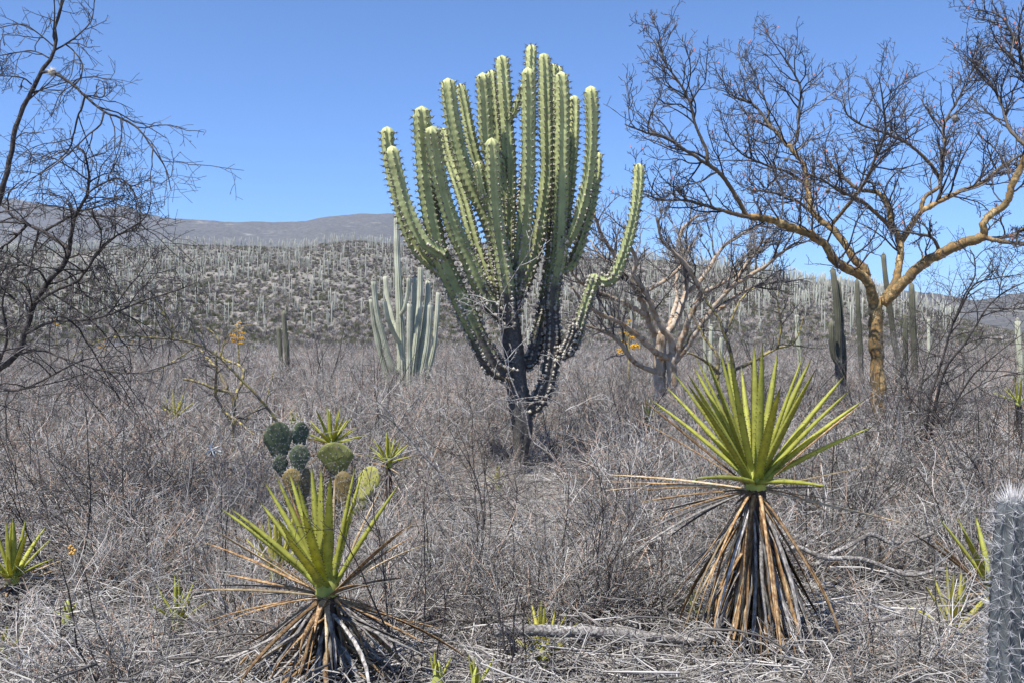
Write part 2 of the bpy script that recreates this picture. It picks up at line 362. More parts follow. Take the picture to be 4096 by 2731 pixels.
def ribbed(b, path, r, ribs=8, depth=0.28, spacing=0.075, step=3, sub=4, age0=0.0, age1=1.0, r_base=None, twist=0.0, wob=0.04, notch=0.07, tint=0.5):
    """ribbed cactus column from path[0] (foot) to path[-1] (tip); returns areole points, normals, tangents, age"""
    path = np.asarray(path, float)
    L = np.linalg.norm(np.diff(path, axis=0), axis=1).sum()
    n = max(8, int(L / spacing * step) + 1)
    p = spline(path, n); s = np.linspace(0, L, n)
    t, n1, n2 = frames(p)
    rb = r_base or r
    rad = rb + (r - rb) * (s / L) ** 0.7
    rad = rad * (1 + wob * np.sin(s * 5.1 + R.random() * 6) + wob * 0.7 * np.sin(s * 11.3 + R.random() * 6))
    d = np.clip((L - s) / (r * 1.15), 0, 1); dome = np.sqrt(np.clip(1 - (1 - d) ** 2, 0.0004, 1)); rad = rad * dome
    m = ribs * sub
    th = np.arange(m) * 2 * math.pi / m
    c = (np.cos(th * ribs) + 1) * 0.5
    prof = 1 - depth * (1 - c ** 1.25)
    ph = np.cos(2 * math.pi * s / spacing)
    crest = (c ** 2)
    rr = rad[:, None] * (prof[None, :] + notch * crest[None, :] * ph[:, None])
    tw = twist * s
    ang = th[None, :] + tw[:, None]
    v = p[:, None, :] + rr[:, :, None] * (n1[:, None, :] * np.cos(ang)[:, :, None] + n2[:, None, :] * np.sin(ang)[:, :, None])
    i = np.arange(n - 1)[:, None] * m; j = np.arange(m)[None, :]; j2 = (j + 1) % m
    q = np.stack([i + j, i + j2, i + m + j2, i + m + j], -1).reshape(-1, 4)
    age = (age0 + (age1 - age0) * (1 - s / L))
    b.add(v.reshape(-1, 3), q, None, tint, np.repeat(age, m))
    # areoles on the crests
    ar = []
    for k in range(0, n, step):
        if s[k] > L - r * 0.25: continue
        for g in range(ribs):
            a = ang[k, g * sub]; nn = n1[k] * math.cos(a) + n2[k] * math.sin(a)
            ar.append((p[k] + nn * rr[k, g * sub], nn, t[k], age[k]))
    return ar

OCT = np.array([(1, 0, 0), (-1, 0, 0), (0, 1, 0), (0, -1, 0), (0, 0, 1), (0, 0, -1)], float)
OCTF = np.array([(0, 2, 4), (2, 1, 4), (1, 3, 4), (3, 0, 4), (2, 0, 5), (1, 2, 5), (3, 1, 5), (0, 3, 5)])
def blobs(b, pts, sizes, tint=0.5):
    pts = np.asarray(pts); n = len(pts)
    if not n: return
    jit = rng.uniform(0.65, 1.35, (n, 6, 1))
    v = pts[:, None, :] + OCT[None] * np.asarray(sizes).reshape(n, -1, 1)[:, :1] * jit
    f = OCTF[None] + (np.arange(n) * 6)[:, None, None]
    b.add(v.reshape(-1, 3), None, f.reshape(-1, 3), tint)

def spikes(b, base, tip, w, tint):
    """three-sided needles"""
    base = np.asarray(base, float); tip = np.asarray(tip, float); n = len(base)
    if not n: return
    d = nrm(tip - base); ref = np.zeros((n, 3)); ref[np.arange(n), np.argmin(np.abs(d), axis=1)] = 1
    a = nrm(np.cross(d, ref)); c = np.cross(d, a); w = np.broadcast_to(np.asarray(w, float), (n,))[:, None]
    v = np.stack([base + a * w, base - a * w * 0.5 + c * w * 0.87, base - a * w * 0.5 - c * w * 0.87, tip], 1)
    k = (np.arange(n) * 4)[:, None, None]
    f = np.array([(0, 1, 3), (1, 2, 3), (2, 0, 3)])[None] + k
    b.add(v.reshape(-1, 3), None, f.reshape(-1, 3), np.repeat(np.broadcast_to(np.asarray(tint, float), (n,)), 4))

def tosses(n): return nrm(rng.normal(size=(n, 3)))

def grow(out, base, d, length, r, level, prm, rr):
    """one bare branch and, up to prm['levels'], its side branches"""
    n = prm['n'][level]; pts = [np.array(base, float)]; d = nrm(d)
    seg = length / (n - 1); w = prm['wander']; up = prm['up']
    for k in range(n - 1):
        d = nrm(d + np.array([rr.gauss(0, w), rr.gauss(0, w), rr.gauss(0, w) + up]))
        pts.append(pts[-1] + d * seg)
    pts = np.array(pts); rad = np.linspace(r, max(r * prm['taper'], prm['rmin']), n)
    out.append((pts, rad, min(1, max(0, rr.gauss(prm['tint'], prm.get('spread', 0.22)))), level))
    if level + 1 < prm['levels']:
        side(out, pts, rad, length, level + 1, prm, rr)

def side(out, pts, rad, length, level, prm, rr, t0=None):
    cnt = prm['count'][level]; cnt = max(1, int(round(cnt * rr.uniform(0.75, 1.25))))
    n = len(pts); t0 = prm['start'] if t0 is None else t0
    for k in range(cnt):
        t = t0 + (1 - t0) * (k + rr.random()) / cnt; t = min(t, 0.999)
        f = t * (n - 1); i = min(int(f), n - 2); u = f - i
        p = pts[i] * (1 - u) + pts[i + 1] * u
        tg = nrm(pts[i + 1] - pts[i]); q = np.array([rr.gauss(0, 1), rr.gauss(0, 1), rr.gauss(0, 1)]); q = nrm(q - tg * np.dot(q, tg))
        a = math.radians(rr.uniform(*prm['angle']))
        d = tg * math.cos(a) + q * math.sin(a)
        if prm.get('lift'): d = d + np.array([0, 0, prm['lift']])
        lr = rr.uniform(*prm['ratio']) * (1.0 - 0.45 * t) * length
        if prm.get('maxlen'): lr = min(lr, prm['maxlen'][level])
        r0 = (rad[i] * (1 - u) + rad[i + 1] * u)
        r1 = min(r0 * 0.72, prm['rad'][level] * rr.uniform(0.75, 1.25))
        grow(out, p, d, lr, max(r1, prm['rmin']), level, prm, rr)

def limb_path(px, d0, d1, n=None, jit=0.0, rr=R):
    px = np.asarray(px, float); s = np.concatenate([[0], np.cumsum(np.linalg.norm(np.diff(px, axis=0), axis=1))]); s = s / s[-1]
    pts = np.array([P(a, c, d0 + (d1 - d0) * t) for (a, c), t in zip(px, s)])
    n = n or max(6, len(px) * 4)
    p = spline(pts, n)
    if jit: p[1:-1] += rng.normal(0, jit, (n - 2, 3))
    return p

def bare_tree(name, label, cat, limbs, prm, bark, twig, base, group=None, seed=1, sides=8, trunk_n=1, extra=None, knobs=0.0):
    """limbs: (pixel path, depth at foot, depth at end, radius at foot, radius at end, side branch count)"""
    rr = random.Random(seed)
    o = thing(name, base, label, cat, group)
    tw = []
    for k, (px, d0, d1, r0, r1, cnt) in enumerate(limbs):
        r0 *= prm.get('fat', 1); r1 *= prm.get('fat_end', 1); p = limb_path(px, d0, d1, jit=r0 * 0.10)
        rad = np.linspace(1, 0, len(p)) ** 0.8 * (r0 - r1) + r1
        rad = rad * (1 + rng.normal(0, 0.05, len(p)))
        b = MB(); b.tubes([(p, rad, 0.5)], sides if r0 > 0.02 else 6); b.a[-1] = np.repeat(np.clip((rad - 0.012) / 0.04, 0, 1), sides if r0 > 0.02 else 6)
        if knobs:                                       # peeling bark flakes and thorn stubs
            nk = int(knobs * len(p) * 3)
            ii = rng.integers(0, len(p) - 1, nk); tt, f1, f2 = frames(p); aa = rng.uniform(0, 6.283, nk)
            nn = f1[ii] * np.cos(aa)[:, None] + f2[ii] * np.sin(aa)[:, None]
            bs = p[ii] + (p[ii + 1] - p[ii]) * rng.random((nk, 1)) + nn * rad[ii][:, None] * 0.9
            spikes(b, bs, bs + (nn * 0.9 + tt[ii] * 0.6) * (0.012 + 0.2 * rad[ii])[:, None], 0.004 + rad[ii] * 0.12, 0.4)
        b.build('trunk' if k < trunk_n else 'limb', bark, o)
        if cnt:
            pr = dict(prm); c = list(prm['count']); c[0] = cnt * prm.get('mult', 1.0); pr['count'] = c
            L = np.linalg.norm(np.diff(p, axis=0), axis=1).sum()
            side(tw, p, rad, min(L, prm.get('lmax', 9)), 0, pr, rr, t0=prm.get('limb_start', 0.3))
    b = MB()
    b.tubes([t[:3] for t in tw if t[3] == 0], 5); b.tubes([t[:3] for t in tw if t[3] > 0], 3)
    if prm.get('thorn'):                               # short spur twigs along every twig
        bs = []; tp = []
        for pts, rad, ti, lv in tw:
            nk = max(1, int(np.linalg.norm(pts[-1] - pts[0]) / prm['thorn'])); ii = rng.integers(0, len(pts) - 1, nk)
            q = pts[ii] + (pts[ii + 1] - pts[ii]) * rng.random((nk, 1)); bs.append(q); tp.append(q + tosses(nk) * rng.uniform(0.012, 0.04, (nk, 1)) * prm.get('thornlen', 1))
        bs = np.vstack(bs); tp = np.vstack(tp); spikes(b, bs, tp, prm['rmin'] * 0.8, rng.random(len(bs)))
    c = b.build('crown', twig, o)
    if extra == 'buds':
        ends = [t[0][-1] for t in tw if t[3] >= 1]; rr.shuffle(ends); ends = np.array(ends[:170])
        b = MB(); 
        for s in range(3):
            bs = ends; spikes(b, bs - np.array([0, 0, 0.006]), bs + tosses(len(bs)) * 0.022 + np.array([0, 0, 0.03]), 0.009, 0.5)
        tag(b.build('buds', M['bud_red'], o), kind='stuff')
    return o, tw

def leaf_mesh(b, base, tip, bow, w, thick, side, n=9, green=True, curl=0.0):
    """one agave leaf from base to tip; bow shifts the middle; side is across the blade"""
    base = np.asarray(base, float); tip = np.asarray(tip, float)
    t = np.linspace(0, 1, n)[:, None]
    mid = (base + tip) / 2 + bow
    p = (1 - t) ** 2 * base + 2 * t * (1 - t) * mid + t ** 2 * tip
    tg = nrm(np.gradient(p, axis=0)); sd_ = nrm(side - tg * (tg @ side)[:, None]); nn = np.cross(sd_, tg)
    if curl:
        a = curl * t; sd_, nn = sd_ * np.cos(a) + nn * np.sin(a), nn * np.cos(a) - sd_ * np.sin(a)
    tt = t[:, 0]
    W = w * (0.62 + 0.75 * tt - 0.25 * tt ** 2) * np.clip((1 - tt) * 1.45, 0, 1) ** 0.75
    W = np.where(tt < 0.12, w * (1.15 - 2.5 * tt) * 0.85, W); W[-1] = 0.0008
    T = thick * (1 - tt) ** 0.6; T[-1] = 0.0008
    g = 0.30 if green else 0.15
    ring = [sd_ * (-W / 2)[:, None] + nn * (W * g)[:, None], nn * (T * 0.25)[:, None], sd_ * (W / 2)[:, None] + nn * (W * g)[:, None],
            sd_ * (W * 0.28)[:, None] - nn * (T * 0.55)[:, None], -nn * (T * 0.8)[:, None], sd_ * (-W * 0.28)[:, None] - nn * (T * 0.55)[:, None]]
    v = np.stack([p + r for r in ring], 1); m = 6
    i = np.arange(n - 1)[:, None] * m; j = np.arange(m)[None, :]; j2 = (j + 1) % m
    q = np.stack([i + j, i + m + j, i + m + j2, i + j2], -1).reshape(-1, 4)
    b.add(v.reshape(-1, 3), q, None, R.random(), np.repeat(tt, m))
    return v[:, 0], v[:, 2], tg, sd_, nn

def agave(name, label, group, root, height, leaves, skirt=0, seed=3, skirt_r=0.3, w=0.042, stem_r=0.05, green='agave_green', teeth=True, skirt_len=0.75, lean=(0, 0)):
    """leaves: (world tip, kind) with kind g green, b brown, t tan, s grey; root = foot on the ground"""
    rr = random.Random(seed)
    root = np.asarray(root, float); o = thing(name, root, label, 'agave', group)
    top = root + np.array([lean[0], lean[1], height])
    b = MB(); k = max(5, int(height / 0.05)); pts = spline([root - np.array([0, 0, 0.05]), (root + top) / 2, top], k)
    b.tubes([(pts, np.linspace(stem_r * 1.25, stem_r * 0.9, k), 0.3)], 9); b.build('stem', M['dark_stem'], o)
    b = MB(); pts = np.array([top + np.array([0, 0, z]) for z in (-0.07, -0.03, 0.02, 0.07, 0.10)]) * 1.0
    b.tubes([(pts, np.array([0.6, 1.0, 0.95, 0.55, 0.1]) * stem_r, 0.4)], 10); b.build('leaf_core', M['core_green'], o)
    for tip, kind in leaves:
        tip = np.asarray(tip, float); h = tip - top; az = math.atan2(h[1], h[0]) + rr.uniform(-0.05, 0.05)
        out = np.array([math.cos(az), math.sin(az), 0]); L = np.linalg.norm(h); el = math.atan2(h[2], math.hypot(h[0], h[1]))
        z0 = (el / 1.57) * 0.045 + (0 if kind == 'g' else -0.035)
        base = top + out * stem_r * (0.75 if el < 1.0 else 0.45) + np.array([0, 0, z0])
        side_ = np.array([-out[1], out[0], 0])
        bow = np.array([0, 0, 1.0]) * L * (0.05 if kind == 'g' else rr.uniform(0.0, 0.1)) + side_ * L * rr.gauss(0, 0.012)
        b = MB()
        ww = w * rr.uniform(0.88, 1.12) * (1 if kind == 'g' else 0.62)
        e1, e2, tg, sd_, nn = leaf_mesh(b, base, tip, bow, ww, 0.011 * w / 0.042 if kind == 'g' else 0.004, side_, 10, kind == 'g', 0 if kind == 'g' else rr.gauss(0, 0.7))
        mt = {'g': M[green], 'b': M['dead_brown'], 't': M['dead_tan'], 's': M['dead_grey']}[kind]
        lf = b.build('leaf' if kind == 'g' else 'dead_leaf', mt, o)
        if teeth and kind == 'g':
            b = MB()
            for e, sg in ((e1, -1), (e2, 1)):
                ps = spline(e[1:-1], max(6, int(L / 0.028))); dd = spline(sd_[1:-1], len(ps)) * sg
                spikes(b, ps - dd * 0.001, ps + dd * 0.0065 + np.array([0, 0, 0.002]), 0.0028, 0.1)
            tag(b.build('teeth', M['dark_spine'], lf), kind='stuff')
    for k in range(skirt):
        u = rr.random(); az = rr.uniform(0, 6.283); out = np.array([math.cos(az), math.sin(az), 0]); side_ = np.array([-out[1], out[0], 0])
        z1 = height * (0.30 + 0.68 * u) if skirt_len < 2 else height
        base = root + np.array([lean[0], lean[1], 0]) * (z1 / max(height, 0.01)) + np.array([0, 0, z1 - 0.03]) + out * stem_r * 0.9
        L = skirt_len * rr.uniform(0.65, 1.1)
        spread = skirt_r * rr.uniform(0.2, 1.2) * (0.45 + 0.55 * u)
        dz = math.sqrt(max(L * L - spread ** 2, 0.02))
        tip = base + out * spread + side_ * rr.gauss(0, 0.085) - np.array([0, 0, dz])
        tip[2] = max(tip[2], root[2] + rr.uniform(0.0, 0.04))
        bow = out * spread * rr.uniform(-0.3, 0.45) + np.array([0, 0, 0.02]) + side_ * rr.gauss(0, 0.045)
        b = MB(); leaf_mesh(b, base, tip, bow, w * rr.uniform(0.3, 0.7), 0.004, side_, 8, False, rr.gauss(0, 1.6))
        b.build('dead_leaf', M[rr.choice(['dead_grey', 'dead_grey', 'dead_grey', 'dead_brown', 'dead_brown', 'dead_tan'])] if u < 0.93 else M['dead_brown'], o)
    return o

def px_leaves(top_px, d, lst, L):
    """leaf tips read as pixels: the missing depth comes from the leaf's real length L; s>0 leans away, s<0 towards us"""
    out = []
    for px, py, s, kind, *ll in lst:
        LL = ll[0] if ll else L
        a = math.hypot(px - top_px[0], py - top_px[1]) / F * d
        dy = s * math.sqrt(max(LL * LL - a * a, 0.0004))
        out.append((P(px, py, d + dy), kind))
    return out
def auto_leaves(top, L, n, rr, el_min=0.1, dead=0, kinds='bbts'):
    out = []
    for k in range(n):
        az = k * 2.39996 + rr.uniform(-0.2, 0.2); f = (k + 0.5) / n
        el = math.pi / 2 * (1 - f ** 0.85) * 0.92 + el_min + rr.gauss(0, 0.06); l = L * rr.uniform(0.82, 1.08)
        out.append((top + l * np.array([math.cos(az) * math.cos(el), math.sin(az) * math.cos(el), math.sin(el)]), 'g'))
    for k in range(dead):
        az = rr.uniform(0, 6.283); el = rr.uniform(-0.75, 0.3); l = L * rr.uniform(0.8, 1.15)
        p = top + l * np.array([math.cos(az) * math.cos(el), math.sin(az) * math.cos(el), math.sin(el)])
        p[2] = max(p[2], 0.01); out.append((p, rr.choice(kinds)))
    return out

# ------------------------------------------------------------------ the big candelabra cactus
CD = 11.7
cz = float(gz(P(2078, 1900, CD)[0], CD))
cactus = thing('candelabra_cactus', (P(2078, 1900, CD)[0], CD, cz), 'huge branching candelabra cactus with thick ribbed green arms and dark trunk', 'cactus')
ARMS = [  # pixel path from foot to tip, depth foot, depth tip, radius at the tip (px), radius at the foot (px), age at foot
    ([(2040, 1490), (1975, 1462), (1910, 1345), (1860, 1235), (1810, 1130), (1765, 1030), (1735, 920), (1712, 790), (1700, 670), (1689, 546), (1687, 424)], 11.6, 10.9, 37, 46, .98),
    ([(1800, 1115), (1745, 1068), (1700, 1035), (1655, 975), (1618, 880), (1590, 780), (1566, 680), (1552, 600), (1549, 506)], 11.5, 11.3, 29, 30, .75),
    ([(1775, 1020), (1725, 990), (1690, 960), (1650, 890), (1615, 800), (1592, 710), (1577, 650), (1565, 583)], 11.1, 10.9, 30, 30, .7),
    ([(2025, 1275), (1965, 1215), (1918, 1140), (1871, 1035), (1822, 930), (1788, 833), (1762, 738), (1745, 642), (1732, 550), (1727, 506)], 11.45, 10.8, 32, 40, .9),
    ([(2030, 1260), (2000, 1120), (1975, 960), (1945, 860), (1909, 789), (1868, 706), (1839, 610), (1817, 515), (1800, 419), (1790, 312)], 11.6, 11.2, 31, 40, .9),
    ([(2020, 1150), (2000, 900), (1960, 760), (1912, 655), (1890, 585), (1871, 495), (1857, 419), (1839, 335)], 11.9, 11.8, 25, 30, .7),
    ([(2030, 1290), (2010, 1230), (1950, 1110), (1905, 990), (1876, 890), (1850, 790), (1815, 690), (1785, 600), (1769, 512)], 12.0, 12.3, 25, 36, .85),
    ([(2035, 900), (2010, 690), (1975, 640), (1950, 590), (1942, 483), (1938, 387), (1930, 290)], 11.7, 11.3, 31, 33, .5),
    ([(2035, 720), (2010, 610), (1990, 560), (1982, 483), (1974, 387), (1965, 280)], 11.9, 11.9, 22, 24, .5),
    ([(2036, 1230), (2031, 1050), (2033, 833), (2037, 706), (2034, 610), (2027, 515), (2021, 419), (2014, 323), (2007, 221)], 11.7, 11.6, 30, 38, .9),
    ([(2040, 1290), (2030, 1180), (2015, 1060), (1992, 929), (1979, 833), (1973, 738), (1970, 642), (1967, 551)], 11.4, 10.9, 29, 38, .95),
    ([(1975, 855), (1950, 812), (1924, 738), (1912, 645)], 11.2, 11.0, 22, 20, .8),
    ([(2035, 480), (2058, 450), (2078, 395), (2100, 335)], 11.6, 11.5, 17, 14, .3),
    ([(2045, 1250), (2075, 1080), (2092, 900), (2110, 700), (2118, 520), (2120, 400), (2122, 290), (2126, 178)], 12.0, 12.1, 26, 34, .85),
    ([(2040, 1260), (2065, 1195), (2096, 1130), (2124, 1058), (2145, 980), (2163, 880), (2178, 780), (2186, 674), (2185, 546), (2182, 419), (2180, 323), (2175, 213)], 11.8, 11.6, 29, 36, .9),
    ([(2040, 1270), (2060, 1150), (2085, 1025), (2098, 897), (2107, 770), (2113, 642), (2113, 515), (2113, 387), (2112, 270)], 11.5, 11.0, 29, 38, .92),
    ([(2088, 1452), (2125, 1440), (2147, 1370), (2166, 1280), (2186, 1180), (2203, 1050), (2207, 900), (2205, 700), (2207, 480), (2209, 254)], 11.8, 12.0, 22, 32, 1.0),
    ([(2206, 1190), (2212, 1080), (2222, 900), (2231, 700), (2236, 480), (2233, 264)], 12.0, 12.2, 20, 26, .8),
    ([(2204, 1230), (2212, 1160), (2224, 1090), (2240, 1000), (2245, 865), (2247, 738), (2249, 610), (2251, 483), (2250, 387), (2245, 286)], 11.7, 11.4, 31, 36, .85),
    ([(2245, 1000), (2262, 870), (2278, 760), (2287, 674), (2294, 578), (2298, 483), (2297, 382)], 11.9, 12.0, 23, 25, .6),
    ([(2245, 985), (2285, 945), (2324, 840), (2349, 738), (2362, 642), (2368, 546), (2368, 451), (2362, 344)], 11.6, 11.3, 28, 27, .7),
    ([(2235, 1080), (2270, 1072), (2300, 1030), (2337, 922), (2368, 807), (2386, 700), (2390, 605)], 11.8, 11.9, 22, 25, .7),
    ([(2395, 1112), (2417, 1127), (2452, 1112), (2490, 1030), (2521, 929), (2541, 833), (2553, 738), (2556, 653)], 11.6, 11.5, 25, 25, .7),
    ([(2230, 1415), (2265, 1412), (2290, 1385), (2310, 1328), (2328, 1267), (2352, 1190), (2385, 1095)], 11.6, 11.6, 25, 26, 1.0, .55),
    ([(2262, 1405), (2288, 1345), (2297, 1292)], 11.5, 11.45, 19, 22, 1.3, 1.2),
    ([(2095, 1630), (2135, 1625), (2165, 1585), (2190, 1520), (2208, 1430), (2213, 1340), (2209, 1252), (2204, 1170)], 11.7, 11.7, 33, 38, 1.3, .8),
]
TR = [(2078, 1945), (2080, 1850), (2088, 1711), (2076, 1609), (2061, 1507), (2052, 1405), (2042, 1303), (2036, 1216), (2034, 1180)]
pxm = CD / F
b = MB()
tp = spline([np.append(P(x, y, CD), w) for (x, y), w in zip(TR, (26, 27, 42, 47, 44, 43, 41, 40, 34))], 70)
thn = 28; t_, a1, a2 = frames(tp[:, :3]); ang = np.arange(thn) * 2 * math.pi / thn
rr_ = (tp[:, 3] * pxm)[:, None] * (0.92 + 0.09 * np.cos(ang * 7)[None] + rng.normal(0, 0.035, (70, thn)))
v = tp[:, None, :3] + rr_[:, :, None] * (a1[:, None] * np.cos(ang)[None, :, None] + a2[:, None] * np.sin(ang)[None, :, None])
i = np.arange(69)[:, None] * thn; j = np.arange(thn)[None]; j2 = (j + 1) % thn
b.add(v.reshape(-1, 3), np.stack([i + j, i + j2, i + thn + j2, i + thn + j], -1).reshape(-1, 4), None, 0.5, 1.3)
trunk = b.build('trunk', M['cactus_skin'], cactus)
for px, d0, d1, rt, rf, ag, *a0 in ARMS:
    s = np.linspace(0, 1, len(px)); 
    path = [P(x, y, d0 + (d1 - d0) * t) for (x, y), t in zip(px, s)]
    b = MB(); ar = ribbed(b, path, rt * pxm * 0.93, ribs=R.choice([6, 7, 7]), depth=0.42, spacing=0.072, notch=0.13, age0=a0[0] if a0 else 0.0, age1=ag, r_base=rf * pxm * 0.9, twist=R.uniform(-0.06, 0.06))
    arm = b.build('arm', M['cactus_skin'], cactus)
    pos = np.array([a[0] for a in ar]); nn = np.array([a[1] for a in ar]); tg = np.array([a[2] for a in ar]); ag_ = np.array([a[3] for a in ar])
    b = MB(); sz = 0.0105 + 0.006 * np.clip(ag_ * 1.4, 0, 1); blobs(b, pos + nn * 0.001, sz * rng.uniform(0.7, 1.3, len(pos)))
    old = rng.random(len(pos)) < np.clip((ag_ - 0.35) * 1.5, 0, 0.9)       # shaggy wool on older ribs
    for q in range(2): blobs(b, pos[old] + tg[old] * rng.uniform(-0.035, 0.035, (old.sum(), 1)) - nn[old] * 0.004, rng.uniform(0.012, 0.026, old.sum()))
    tag(b.build('areoles', M['wool'], arm), kind='stuff')
    b = MB(); keep = rng.random(len(pos)) < np.clip(1.15 - ag_ * 0.75, 0.2, 1)
    for q in range(5):
        dd = nrm(nn[keep] + tosses(keep.sum()) * 0.75); ln = rng.uniform(0.018, 0.05, (keep.sum(), 1)) * (1.0 if q else 1.35)
        spikes(b, pos[keep], pos[keep] + dd * ln, 0.0042, rng.random(keep.sum()))
    tag(b.build('spines', M['dark_spine'], arm), kind='stuff')

# ------------------------------------------------------------------ columnar cacti standing behind
def columnar(name, label, arms, d, mat, group=None, ribs=10, tipcap=True, wool=False, foot=None):
    x0, y0 = arms[0][0][0]; fx = P(x0, y0, d)[0]; g = float(gz(fx, d))
    o = thing(name, (fx, d, g), label, 'cactus', group)
    for k, (px, dd0, dd1, rt, rf, ag) in enumerate(arms):
        s = np.linspace(0, 1, len(px)); path = [P(x, y, d + dd0 + (dd1 - dd0) * t) for (x, y), t in zip(px, s)]
        if k == 0: path[0][2] = g - 0.05
        b = MB(); ar = ribbed(b, path, rt * d / F, ribs=ribs, depth=0.34, spacing=0.16, step=2, sub=4, age1=ag, r_base=rf * d / F, wob=0.045, notch=0.0)
        arm = b.build('column' if k == 0 else 'arm', mat, o)
        if tipcap:
            b = MB(); tip = path[-1]; n = 60; dv = tosses(n); dv[:, 2] = np.abs(dv[:, 2]) ; blobs(b, tip - np.array([0, 0, rt * d / F * 0.6]) + dv * rt * d / F * np.array([0.72, 0.72, 0.66]), np.full(n, rt * d / F * 0.16))
            tag(b.build('woolly_tip', M['wool'], arm), kind='stuff')
    return o
bc = [([(1605, 1650), (1606, 1480), (1600, 1300), (1592, 1100), (1587, 960), (1585, 862)], 0, 0, 10.5, 23, .6),
      ([(1565, 1640), (1556, 1541), (1525, 1425), (1498, 1300), (1485, 1188)], .2, -.3, 10.5, 13, .5),
      ([(1595, 1490), (1567, 1468), (1534, 1354), (1507, 1246), (1494, 1117)], 0, -.5, 10.5, 13, .5),
      ([(1595, 1340), (1580, 1310), (1565, 1264), (1547, 1175), (1540, 1099)], .1, .6, 9.5, 10, .4),
      ([(1597, 1370), (1574, 1330), (1552, 1273), (1537, 1197)], -.1, -.7, 9, 10, .4),
      ([(1602, 1262), (1619, 1232), (1633, 1160), (1637, 1104)], -.1, -.3, 9, 8, .5),
      ([(1640, 1500), (1645, 1400), (1652, 1282), (1659, 1202), (1662, 1104)], .3, .5, 10.5, 12, .4),
      ([(1640, 1600), (1650, 1480), (1664, 1370), (1674, 1264), (1681, 1157), (1682, 1061)], 0, .2, 11, 16, .5),
      ([(1650, 1600), (1668, 1480), (1684, 1390), (1698, 1300), (1709, 1202), (1713, 1117)], .1, .5, 11, 14, .5),
      ([(1640, 1620), (1660, 1570), (1685, 1500), (1706, 1407), (1718, 1300), (1723, 1211)], -.2, -.6, 11, 15, .5),
      ([(1680, 1620), (1705, 1510), (1728, 1425), (1740, 1354), (1749, 1246), (1753, 1162)], .3, .4, 9.5, 13, .4),
      ([(1634, 1630), (1637, 1496), (1638, 1336), (1639, 1206)], -.5, -.7, 10.5, 13, .45)]
columnar('columnar_cactus', 'pale green many armed columnar cactus, one arm far taller, beside the candelabra cactus', bc, 28.0, M['pale_cactus_skin'])
columnar('columnar_cactus', 'dark columnar cactus clump with broken top behind the yellow barked tree', [
    ([(3352, 1640), (3354, 1400), (3350, 1250), (3340, 1150), (3330, 1067)], 0, 0, 12, 16, 1.0), ([(3362, 1420), (3366, 1300), (3358, 1180), (3350, 1120)], .1, .1, 9, 11, .8),
    ([(3350, 1450), (3334, 1420), (3328, 1360), (3326, 1278)], -.15, -.2, 12, 12, .5), ([(3375, 1640), (3378, 1450), (3372, 1330)], .2, .2, 9, 11, .9)], 20.0, M['dark_cactus_skin'], ribs=9, tipcap=False)
columnar('columnar_cactus', 'thin dark columnar cactus just beside the trunk fork of the yellow barked tree', [([(3450, 1640), (3442, 1400), (3434, 1250), (3427, 1112)], 0, 0, 9, 12, 1.0)], 21.0, M['dark_cactus_skin'], ribs=9, tipcap=False)
columnar('columnar_cactus', 'tall leaning weathered cactus seen through the fork of the yellow barked tree', [([(3605, 1640), (3597, 1465), (3577, 1363), (3561, 1241), (3542, 1108), (3533, 1008)], 0, 0, 10, 13, 1.1)], 19.0, M['dark_cactus_skin'], ribs=9, tipcap=False)
columnar('columnar_cactus', 'upright grey green cactus under the big limb of the yellow barked tree', [([(3662, 1640), (3658, 1450), (3652, 1300), (3645, 1127)], 0, 0, 12, 14, .9)], 20.5, M['dark_cactus_skin'], ribs=10, tipcap=False)
columnar('columnar_cactus', 'short grey cactus beside the upright grey green cactus', [([(3622, 1600), (3622, 1450), (3620, 1251)], 0, 0, 10, 11, 1.0)], 22.0, M['dark_cactus_skin'], ribs=10, tipcap=False)
columnar('columnar_cactus', 'pale round topped columnar cactus among the black stems of the spreading bush', [([(4086, 1640), (4080, 1450), (4073, 1350), (4070, 1273)], 0, 0, 11.5, 14, .5)], 22.0, M['pale_cactus_skin'])
columnar('columnar_cactus', 'pale cactus with white woolly cap between the two bare trees', [([(3205, 1560), (3198, 1420), (3190, 1340), (3188, 1252)], 0, 0, 9, 11, .5)], 30.0, M['pale_cactus_skin'])
columnar('columnar_cactus', 'dark pair of rough columnar cacti standing clear at the foot of the hill', [([(1150, 1560), (1147, 1400), (1140, 1330), (1135, 1242)], 0, 0, 10, 11, .4), ([(1130, 1560), (1122, 1400), (1112, 1302)], .1, .2, 9, 9, .4)], 33.0, M['dark_cactus_skin'], tipcap=False)
columnar('columnar_cactus', 'little pale green cactus seen through the crook of the candelabra cactus', [([(2122, 1500), (2116, 1400), (2113, 1316)], 0, 0, 6.5, 8, .4), ([(2135, 1480), (2131, 1380), (2130, 1300)], .2, .2, 5, 6, .4)], 40.0, M['pale_cactus_skin'])
columnar('columnar_cactus', 'green cactus pair behind the lichen covered bare tree', [([(2842, 1600), (2842, 1450), (2845, 1298)], 0, 0, 8, 9, .4), ([(2880, 1600), (2882, 1480), (2886, 1340)], .2, .1, 8, 9, .4), ([(2825, 1600), (2822, 1480), (2818, 1330)], .4, .3, 7, 9, .4)], 26.0, M['pale_cactus_skin'])
columnar('columnar_cactus', 'slim cactus by the far fields behind the spreading bush', [([(3716, 1500), (3715, 1400), (3714, 1270)], 0, 0, 6, 7, .5)], 38.0, M['pale_cactus_skin'])

